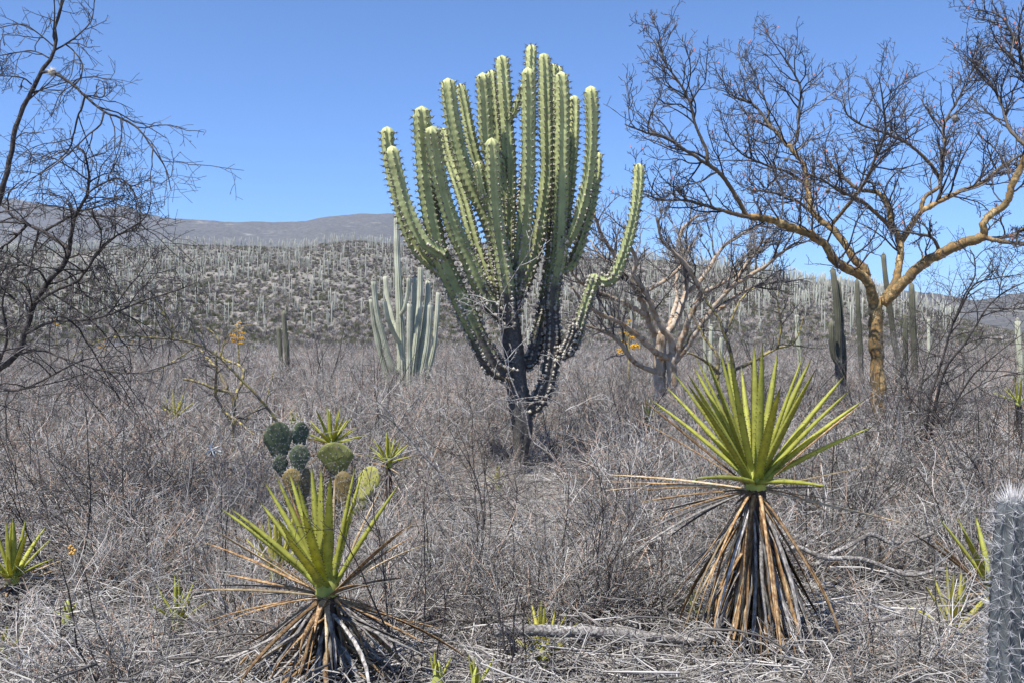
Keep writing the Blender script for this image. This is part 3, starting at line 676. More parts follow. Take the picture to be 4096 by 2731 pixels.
# ------------------------------------------------------------------ trees
bursera = [
    ([(3516, 1820), (3512, 1600), (3508, 1430), (3503, 1300), (3500, 1200)], 15, 15, .125, .10, 0),
    ([(3500, 1225), (3474, 1134), (3444, 1103), (3383, 1072), (3332, 1032), (3306, 986), (3265, 955), (3219, 930), (3153, 904), (3077, 879), (3000, 868)], 15, 13.9, .088, .045, 13),
    ([(3005, 868), (2982, 857), (2936, 773), (2874, 689), (2806, 643), (2721, 589), (2645, 543), (2576, 528), (2499, 497)], 13.9, 13.2, .04, .008, 13),
    ([(3010, 870), (2966, 865), (2859, 834), (2744, 804), (2640, 798), (2560, 770)], 13.9, 13.3, .035, .006, 9),
    ([(3466, 1105), (3459, 1078), (3408, 1027), (3372, 965), (3352, 940), (3327, 914), (3286, 884), (3250, 848), (3238, 807), (3227, 727), (3211, 658), (3150, 582), (3074, 497), (3012, 421), (2890, 375)], 15, 16.6, .072, .008, 20),
    ([(3508, 1225), (3577, 1139), (3594, 1067), (3602, 1006), (3597, 955), (3566, 894), (3551, 817), (3517, 773), (3441, 758), (3360, 700), (3290, 610)], 15, 15.8, .075, .01, 16),
    ([(3560, 905), (3531, 879), (3480, 833), (3434, 797), (3367, 771), (3290, 720), (3210, 690)], 15.4, 14.6, .04, .008, 11),
    ([(3599, 975), (3633, 924), (3679, 853), (3730, 822), (3796, 787), (3867, 756), (3923, 735), (4022, 658), (4120, 600)], 15.4, 16, .055, .015, 14),
    ([(3679, 858), (3699, 790), (3755, 751), (3762, 719), (3778, 582), (3776, 505), (3830, 400), (3900, 290)], 15.6, 16.2, .04, .008, 15),
    ([(3530, 1215), (3612, 1134), (3679, 1067), (3740, 1027), (3816, 991), (3893, 960), (3940, 943)], 15, 14.4, .092, .07, 3),
    ([(3936, 945), (3934, 894), (3969, 853), (4026, 817), (4046, 751), (4071, 700), (4115, 600), (4150, 500)], 14.4, 14.0, .062, .04, 5),
    ([(4148, 520), (4135, 400), (4092, 250), (4045, 130), (3992, 60), (3912, 42)], 14.0, 14.2, .035, .006, 16),
    ([(4120, 600), (4040, 520), (4005, 420), (3960, 330), (3850, 230)], 14.0, 14.6, .03, .006, 13),
    ([(3930, 948), (3995, 965), (4071, 975), (4150, 985)], 14.4, 14, .04, .02, 5),
    ([(3935, 955), (4020, 950), (4096, 919), (4180, 880)], 14.4, 14.8, .035, .02, 6),
    ([(3755, 1012), (3750, 985), (3724, 950), (3663, 935), (3600, 925)], 14.7, 14.3, .03, .01, 6),
    ([(3765, 725), (3716, 651), (3640, 582), (3548, 536), (3456, 505), (3395, 467), (3370, 400)], 15.9, 15.2, .035, .007, 15),
    ([(3320, 908), (3387, 827), (3456, 735), (3502, 635), (3540, 536), (3535, 440), (3520, 330)], 15.6, 14.4, .035, .007, 15),
    ([(3150, 585), (3188, 560), (3196, 444), (3200, 344), (3140, 240), (3073, 140)], 16.2, 16.0, .028, .006, 14),
    ([(2829, 655), (2826, 600), (2783, 505), (2760, 413), (2710, 320), (2660, 250), (2630, 105)], 13.5, 13.3, .026, .005, 13),
    ([(3080, 500), (3060, 400), (2990, 300), (2950, 210)], 16.3, 16.8, .02, .005, 10),
    ([(3230, 740), (3150, 690), (3060, 660), (2960, 610), (2900, 520)], 16.3, 15.0, .028, .006, 12),
    ([(3250, 855), (3180, 800), (3080, 770), (2990, 760)], 15.9, 14.6, .03, .007, 9),
]
BP = dict(fat=.88, mult=1.45, levels=3, n=[8, 6, 4], wander=0.2, up=0.05, taper=0.35, rmin=0.0036, tint=0.55, count=[12, 7, 3], start=0.15, angle=(25, 80), lift=0.22,
          ratio=(0.32, 0.62), rad=[0.0145, 0.0085, 0.006], lmax=2.4, maxlen=[1.35, 0.7, 0.33], thorn=0.16, limb_start=0.25)
bt, btw = bare_tree('bare_tree', 'large leafless tree with peeling golden yellow bark and a wide spreading crown', 'tree', bursera, BP, M['yellow_bark'], M['dark_twig'], (P(3516, 1790, 15)[0], 15, 0), seed=21, extra='buds', sides=10, knobs=0.9)
mid = [
    ([(2640, 1790), (2637, 1600), (2637, 1470), (2637, 1358), (2625, 1330)], 17, 17, .085, .07, 0),
    ([(2695, 1790), (2692, 1600), (2688, 1470), (2690, 1420)], 16.9, 16.9, .075, .06, 0),
    ([(2630, 1350), (2619, 1330), (2588, 1269), (2570, 1211), (2547, 1162), (2516, 1121), (2489, 1090), (2450, 1010), (2400, 930), (2380, 850)], 17, 16, .06, .01, 12),
    ([(2690, 1430), (2688, 1375), (2650, 1313), (2619, 1255), (2592, 1193), (2565, 1148), (2534, 1095), (2547, 1050), (2520, 980), (2500, 900)], 16.9, 15.9, .06, .01, 11),
    ([(2640, 1370), (2672, 1331), (2704, 1282), (2730, 1211), (2744, 1170), (2740, 1090), (2730, 1010), (2719, 952), (2745, 900), (2800, 860)], 17, 18, .06, .012, 12),
    ([(2692, 1450), (2730, 1358), (2753, 1291), (2788, 1211), (2804, 1170), (2775, 1112), (2735, 1050), (2690, 1005), (2650, 965), (2628, 870)], 16.9, 16.2, .055, .009, 11),
    ([(2700, 1445), (2744, 1389), (2784, 1331), (2824, 1273), (2869, 1211), (2927, 1148), (2985, 1112), (3070, 1059), (3137, 1001), (3190, 970)], 16.9, 16.2, .052, .011, 13),
    ([(2680, 1310), (2690, 1260), (2708, 1193), (2704, 1139), (2708, 1090), (2690, 1000)], 17.2, 18.6, .04, .01, 8),
    ([(2746, 1172), (2788, 1139), (2829, 1086), (2864, 1028), (2900, 983), (2980, 930), (3060, 895)], 17.5, 18.2, .04, .008, 12),
    ([(2688, 1432), (2641, 1420), (2596, 1385), (2547, 1340), (2489, 1300), (2400, 1255), (2330, 1210), (2290, 1150)], 16.9, 15.6, .05, .01, 10),
    ([(2580, 1262), (2565, 1251), (2503, 1215), (2400, 1171), (2320, 1130), (2280, 1080)], 16.6, 15.6, .038, .009, 10),
    ([(2578, 1170), (2610, 1150), (2650, 1130), (2704, 1086), (2740, 1040), (2760, 980)], 16.4, 17.6, .034, .008, 10),
    ([(2642, 1475), (2614, 1483), (2534, 1443), (2467, 1358), (2400, 1322), (2330, 1300)], 17.0, 16.0, .045, .01, 8),
    ([(2806, 1172), (2882, 1139), (2954, 1090), (2994, 1063), (3010, 1010), (3080, 950)], 16.7, 17.2, .034, .008, 11),
    ([(2828, 1270), (2891, 1229), (2958, 1175), (3050, 1140), (3150, 1120)], 16.7, 17.6, .034, .007, 10),
    ([(2925, 1150), (2990, 1050), (3050, 990), (3100, 930)], 16.5, 17.4, .028, .007, 10),
    ([(2500, 1100), (2460, 1060), (2400, 1020), (2360, 960)], 16.2, 17.4, .025, .007, 9),
]
MP = dict(fat=1.15, fat_end=1.6, mult=1.35, levels=3, n=[7, 6, 4], wander=0.17, up=0.05, taper=0.35, rmin=0.0034, tint=0.68, count=[10, 7, 3], start=0.15, angle=(25, 70), lift=0.22,
          ratio=(0.3, 0.6), rad=[0.015, 0.0085, 0.0055], lmax=2.3, maxlen=[1.25, 0.65, 0.32], limb_start=0.35)
bare_tree('bare_tree', 'low spreading leafless tree with pale brown bark behind the candelabra cactus', 'tree', mid, MP, M['pale_bark'], M['grey_twig'], (P(2665, 1740, 17)[0], 17, 0), seed=33, sides=9, trunk_n=2)

LP = dict(levels=3, n=[9, 6, 4], wander=0.16, up=-0.03, taper=0.4, rmin=0.0017, tint=0.5, count=[10, 5, 2], start=0.12, angle=(25, 80),
          ratio=(0.35, 0.75), rad=[0.006, 0.0034, 0.0023], lmax=1.5, maxlen=[0.85, 0.4, 0.16], thorn=0.09, thornlen=.7, limb_start=0.12)
left = [
    ([(-200, 2290), (-120, 1500), (-55, 1000), (0, 795), (27, 696), (49, 580), (76, 473), (116, 384), (165, 290), (219, 201), (224, 150), (228, 89), (241, 27), (250, -60)], 7, 7, .034, .008, 14),
    ([(165, 292), (210, 290), (286, 335), (339, 384), (415, 446), (482, 473), (545, 509), (589, 562), (625, 616), (661, 670), (683, 759)], 7, 6.8, .011, .003, 13),
    ([(219, 203), (268, 174), (321, 134), (366, 80), (380, -10)], 7, 7.2, .007, .003, 6),
    ([(262, 178), (295, 205), (330, 259), (321, 312), (295, 339), (240, 380), (205, 470)], 7.05, 6.8, .006, .002, 7),
    ([(219, 190), (152, 134), (89, 98), (0, 112), (-80, 140)], 7, 6.9, .006, .002, 7),
    ([(200, 235), (134, 205), (54, 214), (-40, 230)], 7, 7.2, .006, .002, 6),
    ([(127, 339), (89, 312), (0, 305), (-60, 330)], 7, 6.8, .006, .002, 6),
    ([(339, 384), (366, 384), (415, 388), (411, 330), (375, 318)], 6.9, 6.95, .006, .002, 5),
    ([(339, 388), (325, 440), (312, 464), (295, 536), (281, 589), (232, 643), (140, 710), (60, 800)], 6.9, 7.3, .008, .002, 9),
    ([(415, 446), (402, 500), (357, 536), (312, 580), (223, 660), (116, 720), (0, 790)], 6.85, 6.6, .007, .002, 9),
    ([(482, 473), (485, 560), (450, 670), (430, 720)], 6.8, 6.9, .004, .0015, 6),
    ([(60, 575), (100, 590), (125, 625), (110, 690)], 7, 7.1, .004, .0015, 4),
]
_, ltw = bare_tree('thorn_tree', 'slender dark leafless thorn tree with drooping arched twigs against the sky', 'tree', left, LP, M['dark_bark'], M['dark_twig'], (P(-200, 2275, 7)[0], 7, 0), seed=44, sides=8)
left2 = [
    ([(-220, 2170), (-130, 1700), (-60, 1520), (11, 1463), (69, 1412), (98, 1337), (115, 1280), (138, 1211), (189, 1136), (241, 1073), (270, 1033), (277, 998)], 8, 8, .04, .02, 9),
    ([(277, 1000), (281, 970), (293, 889), (310, 849), (333, 809), (350, 775), (356, 700), (353, 679), (339, 616), (312, 589)], 8, 7.7, .018, .005, 9),
    ([(277, 998), (230, 964), (172, 927), (109, 898), (46, 861), (17, 826), (-30, 790)], 8, 8.3, .017, .008, 8),
    ([(172, 927), (252, 884), (310, 849), (367, 835), (430, 815), (500, 780)], 8.15, 7.8, .012, .003, 7),
    ([(350, 775), (402, 740), (476, 714), (528, 757), (557, 826), (560, 900)], 7.8, 7.6, .009, .002, 8),
    ([(310, 855), (356, 866), (459, 866), (540, 885), (575, 930)], 7.9, 7.5, .007, .002, 7),
    ([(138, 1215), (230, 1160), (310, 1125), (360, 1060), (402, 998), (448, 953), (516, 918), (574, 878), (603, 815), (600, 760)], 8, 7.4, .013, .003, 11),
    ([(98, 1340), (200, 1290), (344, 1280), (430, 1262), (574, 1205), (717, 1159), (798, 1125)], 8, 7.2, .012, .003, 9),
    ([(109, 898), (60, 950), (0, 995), (-60, 1030)], 8.2, 8.0, .014, .006, 4),
    ([(60, 1420), (160, 1400), (250, 1430), (402, 1480), (550, 1490), (700, 1450), (830, 1400)], 8, 7.0, .009, .002, 8),
    ([(-60, 1520), (40, 1560), (150, 1530), (330, 1440), (500, 1420)], 8, 7.2, .01, .003, 8),
    ([(189, 1136), (150, 1080), (60, 1060), (-20, 1100)], 8, 7.6, .009, .003, 8),
    ([(115, 1280), (60, 1200), (10, 1150), (-40, 1080)], 8, 8.4, .01, .003, 8),
    ([(-20, 1480), (30, 1350), (10, 1220), (40, 1090)], 8, 7.7, .012, .004, 9),
    ([(270, 1035), (330, 1020), (400, 1045), (440, 1120), (420, 1200)], 8, 7.6, .007, .002, 8),
    ([(241, 1073), (300, 1110), (330, 1190), (310, 1260)], 8, 8.4, .007, .002, 7),
]
L2 = dict(LP); L2.update(mult=1.5, count=[10, 5, 3], maxlen=[0.9, 0.45, 0.18], rad=[0.007, 0.0035, 0.0022])
bare_tree('thorn_tree', 'dense tangled dark thorn tree with forking black stems before the hill', 'tree', left2, L2, M['dark_bark'], M['dark_twig'], (P(-220, 2160, 8)[0], 8, 0), seed=45)
lean = [
    ([(1235, 2120), (1180, 1850), (1103, 1682), (1056, 1615), (1016, 1568), (962, 1515), (882, 1434), (822, 1394), (775, 1374), (694, 1357), (601, 1351), (514, 1344), (400, 1361), (280, 1430)], 8.5, 7.8, .016, .003, 9),
    ([(694, 1357), (672, 1290), (640, 1230), (621, 1207), (600, 1160)], 8.1, 8.1, .008, .003, 6), ([(730, 1365), (690, 1300), (655, 1230), (690, 1130)], 8.1, 8.2, .007, .002, 6),
    ([(882, 1434), (870, 1350), (825, 1310)], 8.3, 8.3, .006, .003, 3), ([(882, 1430), (905, 1350), (960, 1310), (1010, 1298)], 8.3, 8.2, .006, .002, 4),
    ([(822, 1394), (806, 1330), (802, 1294)], 8.2, 8.2, .005, .003, 2), ([(775, 1374), (772, 1320), (768, 1290)], 8.2, 8.2, .004, .003, 2),
    ([(1062, 1622), (1075, 1560), (1090, 1500), (1098, 1478)], 8.5, 8.5, .006, .003, 3), ([(1056, 1615), (1020, 1640), (980, 1690)], 8.5, 8.3, .005, .002, 4),
    ([(790, 1380), (700, 1440), (600, 1490), (500, 1490), (400, 1475)], 8.2, 7.6, .006, .002, 5)]
bare_tree('leaning_sapling', 'thorny bare sapling arching over low from beside the dark prickly pear', 'tree', lean, dict(L2, count=[5, 4, 3], levels=2, maxlen=[0.3, .15, .1]), M['lichen_bark'], M['grey_twig'], (P(1235, 2115, 8.5)[0], 8.5, 0), seed=46)
lich1 = [([(940, 1860), (935, 1668), (935, 1602), (915, 1568), (862, 1555), (800, 1530), (735, 1515)], 12, 11.8, .03, .012, 5),
         ([(935, 1605), (952, 1560), (969, 1521), (966, 1468), (895, 1434), (880, 1410)], 12, 12.3, .024, .012, 4), ([(905, 1560), (904, 1540), (862, 1468), (830, 1430), (788, 1387)], 12, 12.4, .022, .01, 5),
         ([(935, 1680), (895, 1642), (866, 1590), (862, 1540), (866, 1468), (862, 1400)], 12, 11.6, .022, .01, 5), ([(900, 1648), (960, 1690), (1040, 1760)], 11.9, 11.2, .016, .008, 4)]
SP = dict(levels=3, n=[7, 5, 4], wander=0.2, up=0.03, taper=0.4, rmin=0.002, tint=0.5, count=[6, 5, 3], start=0.2, angle=(25, 75), ratio=(0.3, 0.6), rad=[0.008, 0.004, 0.0025], lmax=2, maxlen=[0.6, 0.35, 0.2], limb_start=0.3)
bare_tree('bare_tree', 'small crooked bare tree blotched with yellow lichen, by the arching sapling', 'tree', lich1, SP, M['lichen_bark'], M['grey_twig'], (P(940, 1890, 12)[0], 12, 0), seed=51)
lich2 = [([(2880, 1760), (2873, 1560), (2870, 1470), (2869, 1425), (2837, 1376), (2811, 1340), (2779, 1278), (2760, 1230)], 15, 15.4, .04, .012, 7),
         ([(2930, 1760), (2934, 1560), (2936, 1465), (2913, 1380), (2896, 1336), (2873, 1273), (2829, 1211), (2810, 1150)], 15.1, 14.8, .035, .01, 8),
         ([(2898, 1340), (2922, 1291), (2949, 1224), (2980, 1180), (3020, 1150)], 15, 15.3, .022, .008, 7), ([(2872, 1490), (2850, 1465), (2797, 1430), (2748, 1407)], 15, 14.6, .03, .01, 5),
         ([(2936, 1480), (3000, 1450), (3047, 1425), (3105, 1394), (3168, 1376), (3199, 1327), (3215, 1260)], 15.1, 15.4, .028, .008, 8),
         ([(3110, 1395), (3125, 1300), (3110, 1200), (3130, 1130)], 15.2, 15.0, .02, .006, 9)]
bare_tree('bare_tree', 'crooked bare tree with bright yellow lichen bark behind the tall agave', 'tree', lich2, SP, M['lichen_bark'], M['dark_twig'], (P(2890, 1740, 15)[0], 15, 0), seed=52)
bush = [([(3690, 1900), (3720, 1600), (3755, 1486), (3800, 1330), (3816, 1287), (3857, 1185), (3898, 1108), (3898, 1037), (3880, 1000)], 12, 11.6, .02, .006, 11),
        ([(3700, 1900), (3765, 1520), (3867, 1363), (3949, 1230), (3995, 1185), (4066, 1144), (4130, 1120)], 12, 11.2, .022, .006, 12),
        ([(3816, 1290), (3893, 1144), (3969, 1118), (4051, 1103), (4150, 1100)], 11.7, 11.0, .012, .004, 10), ([(3954, 1233), (4020, 1236), (4120, 1240)], 11.3, 11, .008, .004, 5),
        ([(3710, 1900), (3850, 1560), (3980, 1420), (4100, 1330)], 12, 11.0, .016, .004, 10), ([(3690, 1900), (3680, 1600), (3720, 1400), (3790, 1200), (3830, 1080)], 12, 12.6, .014, .003, 11),
        ([(3680, 1900), (3640, 1600), (3620, 1430), (3660, 1260), (3700, 1180)], 12, 12.3, .012, .003, 9), ([(3700, 1900), (3800, 1640), (3960, 1520), (4120, 1480)], 12, 11.0, .013, .003, 10),
        ([(3995, 1190), (4010, 1100), (4060, 1010), (4070, 960)], 11.3, 11.4, .008, .002, 8), ([(3898, 1040), (3940, 1000), (4020, 990), (4100, 1020)], 11.6, 11.3, .006, .002, 8)]
bare_tree('spreading_bush', 'wide black stemmed leafless bush fanning out beside the yellow barked tree', 'bush', bush, dict(L2, up=0.0, maxlen=[0.7, .4, .2]), M['dark_bark'], M['dark_twig'], (P(3700, 1896, 12)[0], 12, 0), seed=53)
vine = [([(2236, 1990), (2223, 1854), (2180, 1800), (2126, 1757), (2101, 1650), (2065, 1568), (2024, 1456), (1999, 1303), (2000, 1200), (2070, 1080), (2130, 990)], 10.4, 10.6, .012, .003, 9),
        ([(2226, 1900), (2244, 1864), (2254, 1788), (2259, 1650), (2229, 1609), (2167, 1584), (2116, 1589), (2010, 1600), (1917, 1568), (1800, 1568)], 10.3, 9.8, .008, .002, 9),
        ([(2220, 1850), (2330, 1700), (2280, 1560), (2240, 1460), (2290, 1370)], 10.3, 10.4, .005, .002, 7), ([(2126, 1757), (2030, 1690), (1900, 1660), (1790, 1670)], 10.4, 9.8, .006, .002, 8),
        ([(1999, 1303), (1930, 1240), (1840, 1215)], 10.6, 10.4, .004, .002, 5), ([(2223, 1854), (2290, 1930), (2360, 2040)], 10.3, 9.8, .009, .004, 3),
        ([(2005, 1330), (2060, 1260), (2110, 1160)], 10.6, 10.4, .004, .002, 5)]
bare_tree('climbing_shrub', 'straggly grey leafless shrub leaning on the trunk of the candelabra cactus', 'shrub', vine, dict(SP, count=[6, 4, 3], maxlen=[0.45, .25, .12], rad=[.004, .0025, .002], tint=.75, rmin=.0016), M['grey_wood'], M['brush_twig'], (P(2236, 1980, 10.4)[0], 10.4, 0), seed=54, sides=6)
gb = [([(1830, 2150), (1780, 1930), (1698, 1824), (1640, 1755), (1590, 1705), (1531, 1657), (1440, 1650)], 8.1, 7.9, .014, .004, 9), ([(1592, 1706), (1620, 1650), (1670, 1590), (1690, 1540)], 8, 8.1, .007, .002, 7), ([(1533, 1658), (1520, 1600), (1500, 1540)], 8, 8.1, .006, .002, 5)]
bare_tree('bare_shrub', 'grey leafless shrub with one thick slanting branch near the prickly pears', 'shrub', gb, dict(SP, count=[6, 4, 3], maxlen=[0.5, .25, .12], rad=[.005, .003, .002], tint=.65, rmin=.0016), M['grey_wood'], M['brush_twig'], (P(1830, 2145, 8.1)[0], 8.1, 0), seed=55, sides=6)

# ------------------------------------------------------------------ agaves
def gpt(px, d): x = P(px, 0, d)[0]; return np.array([x, d, float(gz(x, d))])
def A1(x, y): return (2500 + x / 2.24, 1350 + y / 2.24)
AD = 4.95; TP = (3022, 1925)
raw = [(205, 535, .5), (360, 430, .8), (410, 285, .3), (550, 400, -.8), (555, 310, -.5), (605, 240, .9), (620, 150, .5), (710, 135, -.3), (845, 85, .4), (905, 140, .9), (935, 110, -.8), (1040, 240, 1), (1155, 45, .6), (1230, 40, -.6),
       (1370, 110, .8), (1395, 430, -1), (1610, 130, -.4), (1680, 170, .6), (1710, 280, -.7), (1580, 430, 1), (1975, 330, .4), (2025, 460, -.4), (2160, 545, -.2), (2240, 790, -.5), (590, 1270, -1), (1840, 1340, -1)]
lv = [(*A1(x, y), s, 'g', 0.72 if y > 300 or abs(s) < .9 else 0.70) for x, y, s in raw]
lv += [(*A1(80, 715), -.3, 'b'), (*A1(165, 560), .3, 'b'), (*A1(2135, 585), -.6, 'b'), (2432, 1897, -.3, 't', .76), (2440, 1925, .4, 'b', .76), (2420, 1960, -.2, 't', .77), (2594, 2089, -.8, 'b', .7), (2490, 2166, .2, 's', .75), (2506, 2225, -.2, 's', .78),
       (*A1(2240, 1142), -.4, 't'), (*A1(1975, 1330), .8, 'b'), (3628, 2092, -.3, 't', .82), (2540, 2010, .7, 'b'), (2935, 2022, -1, 'b', .3), (2620, 2000, .8, 'b'), (2560, 1960, .9, 'b'), (3330, 2060, .8, 'b'), (2610, 2050, .5, 's'), (2880, 1590, .6, 'b', .55),
       (2660, 2160, .6, 's'), (3420, 2010, .9, 'b')]
ar = gpt(3030, AD); ah = P(0, TP[1], AD)[2] - ar[2]
agave('agave', 'tall agave with bright rosette above a long skirt of hanging dead leaves', 'big skirted agaves', ar, ah, px_leaves(TP, AD, lv, 0.73), skirt=200, seed=7, skirt_r=0.34, w=0.053, stem_r=0.055, lean=(P(3022, 0, AD)[0] - ar[0], 0), skirt_len=0.82)
def A2(x, y): return (800 + x / .962, 1800 + y / .962)
BD = 4.5; TQ = (1309, 2345)
raw = [(75, 220, .4), (110, 218, .1), (228, 195, .5), (245, 115, .3), (290, 90, .6), (340, 75, .5), (372, 110, -.5), (428, 50, .6), (468, 55, -.2), (502, 90, -.8), (600, 50, .4), (628, 65, .7), (770, 125, .1), (330, 330, -.9), (395, 230, -.9), (560, 330, 1), (300, 260, -.6)]
lv = [(*A2(x, y), s, 'g', 0.57) for x, y, s in raw]
raw = [(10, 352, -.3, 'b'), (45, 300, .4, 't'), (85, 300, -.4, 'b'), (-5, 535, -.3, 't'), (90, 475, .3, 'b'), (330, 118, .3, 'b'), (520, 105, .8, 't'), (700, 140, .6, 't'), (850, 260, .2, 'b'), (880, 358, -.2, 't'), (780, 490, .6, 'b'), (850, 500, -.5, 's'), (20, 690, -.3, 'b'), (190, 560, .5, 's'),
       (866, 740, -.2, 'b'), (700, 620, .8, 'b'), (140, 410, .7, 's'), (820, 330, .6, 'b'), (800, 290, -.5, 'b'), (650, 520, -.9, 'b'), (60, 520, .8, 's'), (440, 700, -1, 'b'), (486, 830, -.8, 't'), (380, 880, -.7, 'b'), (250, 890, -.3, 's'), (180, 895, -.2, 's'), (830, 850, -.2, 's'), (870, 790, -.1, 's'), (100, 890, .1, 's')]
lv += [(*A2(x, y), s, k, 0.60) for x, y, s, k in raw]
br = gpt(1318, BD); bh = P(0, TQ[1], BD)[2] - br[2]
agave('agave', 'squat agave with wide ring of splayed brown dead leaves under its green rosette', 'big skirted agaves', br, bh, px_leaves(TQ, BD, lv, 0.58), skirt=120, seed=8, skirt_r=0.52, w=0.052, stem_r=0.055, lean=(P(1309, 0, BD)[0] - br[0], 0), skirt_len=0.62)

def small_agave(px, py, d, Lpx, n, label, green='agave_green', dead=6, seed=1, w=None, el=0.1, skirt=0, group='small agaves in the brush'):
    top = P(px, py, d); g = gpt(px, d); h = max(top[2] - g[2], 0.04); L = Lpx * d / F; rr = random.Random(seed)
    top = g + np.array([0, 0, h])
    agave('agave', label, group, g, h, auto_leaves(top, L, n, rr, el, dead), skirt=skirt, seed=seed, w=w or 0.085 * L + 0.006, stem_r=0.03 if L < .3 else 0.04, green=green, teeth=False, skirt_len=min(0.5, h + .1), skirt_r=0.2)
small_agave(1326, 1775, 9.0, 160, 22, 'spiky agave rosette behind the domed olive prickly pear pad', dead=14, seed=61, skirt=20)
small_agave(1555, 1850, 9.0, 125, 16, 'thin leaved agave by the slanting grey branch', dead=10, seed=62, skirt=10)
small_agave(49, 2310, 6.0, 245, 16, 'bushy yellow green agave over a heap of grey dead leaves under the tangled thorn tree', dead=10, seed=63, skirt=30, el=.25)
small_agave(710, 2490, 5.4, 180, 11, 'half hidden small agave in twigs beside the squat agave', dead=6, seed=64, el=.25)
small_agave(30, 2620, 5.0, 130, 9, 'tiny agave in litter below the bushy yellow green agave', seed=65, el=.3, dead=3)
small_agave(2172, 2650, 4.93, 250, 13, 'yellow green agave pup growing behind the fallen grey log', 'agave_yellow', seed=66, el=.32, dead=8)
small_agave(2704, 2470, 5.8, 120, 12, 'dark green agave pup in shade by the tall agave skirt', seed=67, el=.2, dead=2)
small_agave(2782, 2512, 5.6, 110, 9, 'smaller agave pup touching the tall agave skirt', seed=68, el=.2, dead=2)
small_agave(3822, 2535, 5.3, 250, 12, 'yellow green agave low on the ground beside the white spined cactus', 'agave_yellow', seed=69, el=.22, dead=12)
lv = [(3753, 2067, .2, 'g'), (3822, 2058, .3, 'g'), (3901, 2058, .6, 'g'), (3850, 2115, -.6, 'g'), (4080, 2080, .5, 'g'), (4160, 2130, .2, 'g'), (4010, 2020, .9, 'g'), (3960, 2150, -1, 'g'), (3623, 2118, -.1, 'b', .62), (3726, 2145, .3, 'b', .5), (3700, 2400, .1, 't', .45), (3720, 2360, .4, 't', .45), (4200, 2300, .3, 'b', .4), (3740, 2480, -.4, 's', .5), (4210, 2420, .2, 's', .5)]
ag = gpt(3975, 5.6)
agave('agave', 'broad leaved agave half behind the white spined cactus', 'agaves beside the white spined cactus', ag, P(0, 2345, 5.6)[2] - ag[2], px_leaves((3975, 2345), 5.6, lv, 0.52), skirt=40, seed=70, w=0.05, skirt_r=.35, skirt_len=.5, teeth=False)
small_agave(701, 1668, 14.0, 115, 11, 'distant yellowish agave in brush near the lichen blotched tree', 'agave_yellow', seed=71, el=.3)
small_agave(1170, 1690, 13.5, 60, 9, 'faint yellowish agave in brush just behind the dark prickly pear', 'agave_yellow', seed=72, el=.25)
small_agave(1994, 1950, 10.6, 100, 7, 'sparse little agave at the foot of the candelabra cactus', 'agave_yellow', seed=73, el=.35)
small_agave(2594, 1665, 13.0, 85, 9, 'faint green agave in brush below the pale barked tree', seed=74, el=.25)
small_agave(1110, 2285, 5.7, 230, 12, 'upright agave on a dark stump behind the squat agave', 'agave_yellow', seed=75, el=.4, dead=8, skirt=14)
small_agave(1752, 2735, 4.35, 150, 4, 'lone agave sprout with few upright leaves in the bare litter', seed=76, el=.6, dead=2)
small_agave(1905, 2760, 4.3, 150, 4, 'agave sprout with a brown split leaf in front of the fallen log', seed=77, el=.6, dead=3)
small_agave(4075, 1610, 13.0, 110, 10, 'dim green agave in brush beneath the spreading bush', seed=78, el=.3)
small_agave(270, 2470, 5.5, 80, 6, 'tiny green sprouting agave between fallen sticks', seed=79, el=.3, dead=1)


def shrub_thing(name, label, px, d, h, stems, seed, bark='dark_bark', twig='dark_twig', spread=.5, r=.009, group='leafless shrubs rising above the brush', twigs=7):
    rr = random.Random(seed); g = gpt(px, d); o = thing(name, g, label, 'shrub', group); tw = []
    pr = dict(levels=2, n=[7, 5, 4], wander=.15, up=.015, taper=.4, rmin=.0016, tint=.45, count=[twigs, 4, 2], start=.15, angle=(20, 70), ratio=(.3, .6), rad=[.0042, .0026, .002], maxlen=[.55, .28, .15])
    for k in range(stems):
        a = rr.uniform(0, 6.283); e = rr.uniform(.1, spread); dv = np.array([math.cos(a) * e, math.sin(a) * e, 1.0]); p = [g + np.array([math.cos(a), math.sin(a), 0]) * .05 - np.array([0, 0, .04])]; L = h * rr.uniform(.6, 1.1)
        for q in range(8): dv = nrm(dv + np.array([rr.gauss(0, .12), rr.gauss(0, .12), .0])); p.append(p[-1] + dv * L / 8)
        p = spline(np.array(p), 16); rad = np.linspace(r * rr.uniform(.6, 1.1), .002, 16); b = MB(); b.tubes([(p, rad, .3)], 6); b.build('stem', M[bark], o); side(tw, p, rad, L, 0, pr, rr, .15)
    b = MB(); b.tubes([t[:3] for t in tw], 3); tag(b.build('twigs', M[twig], o), kind='stuff')
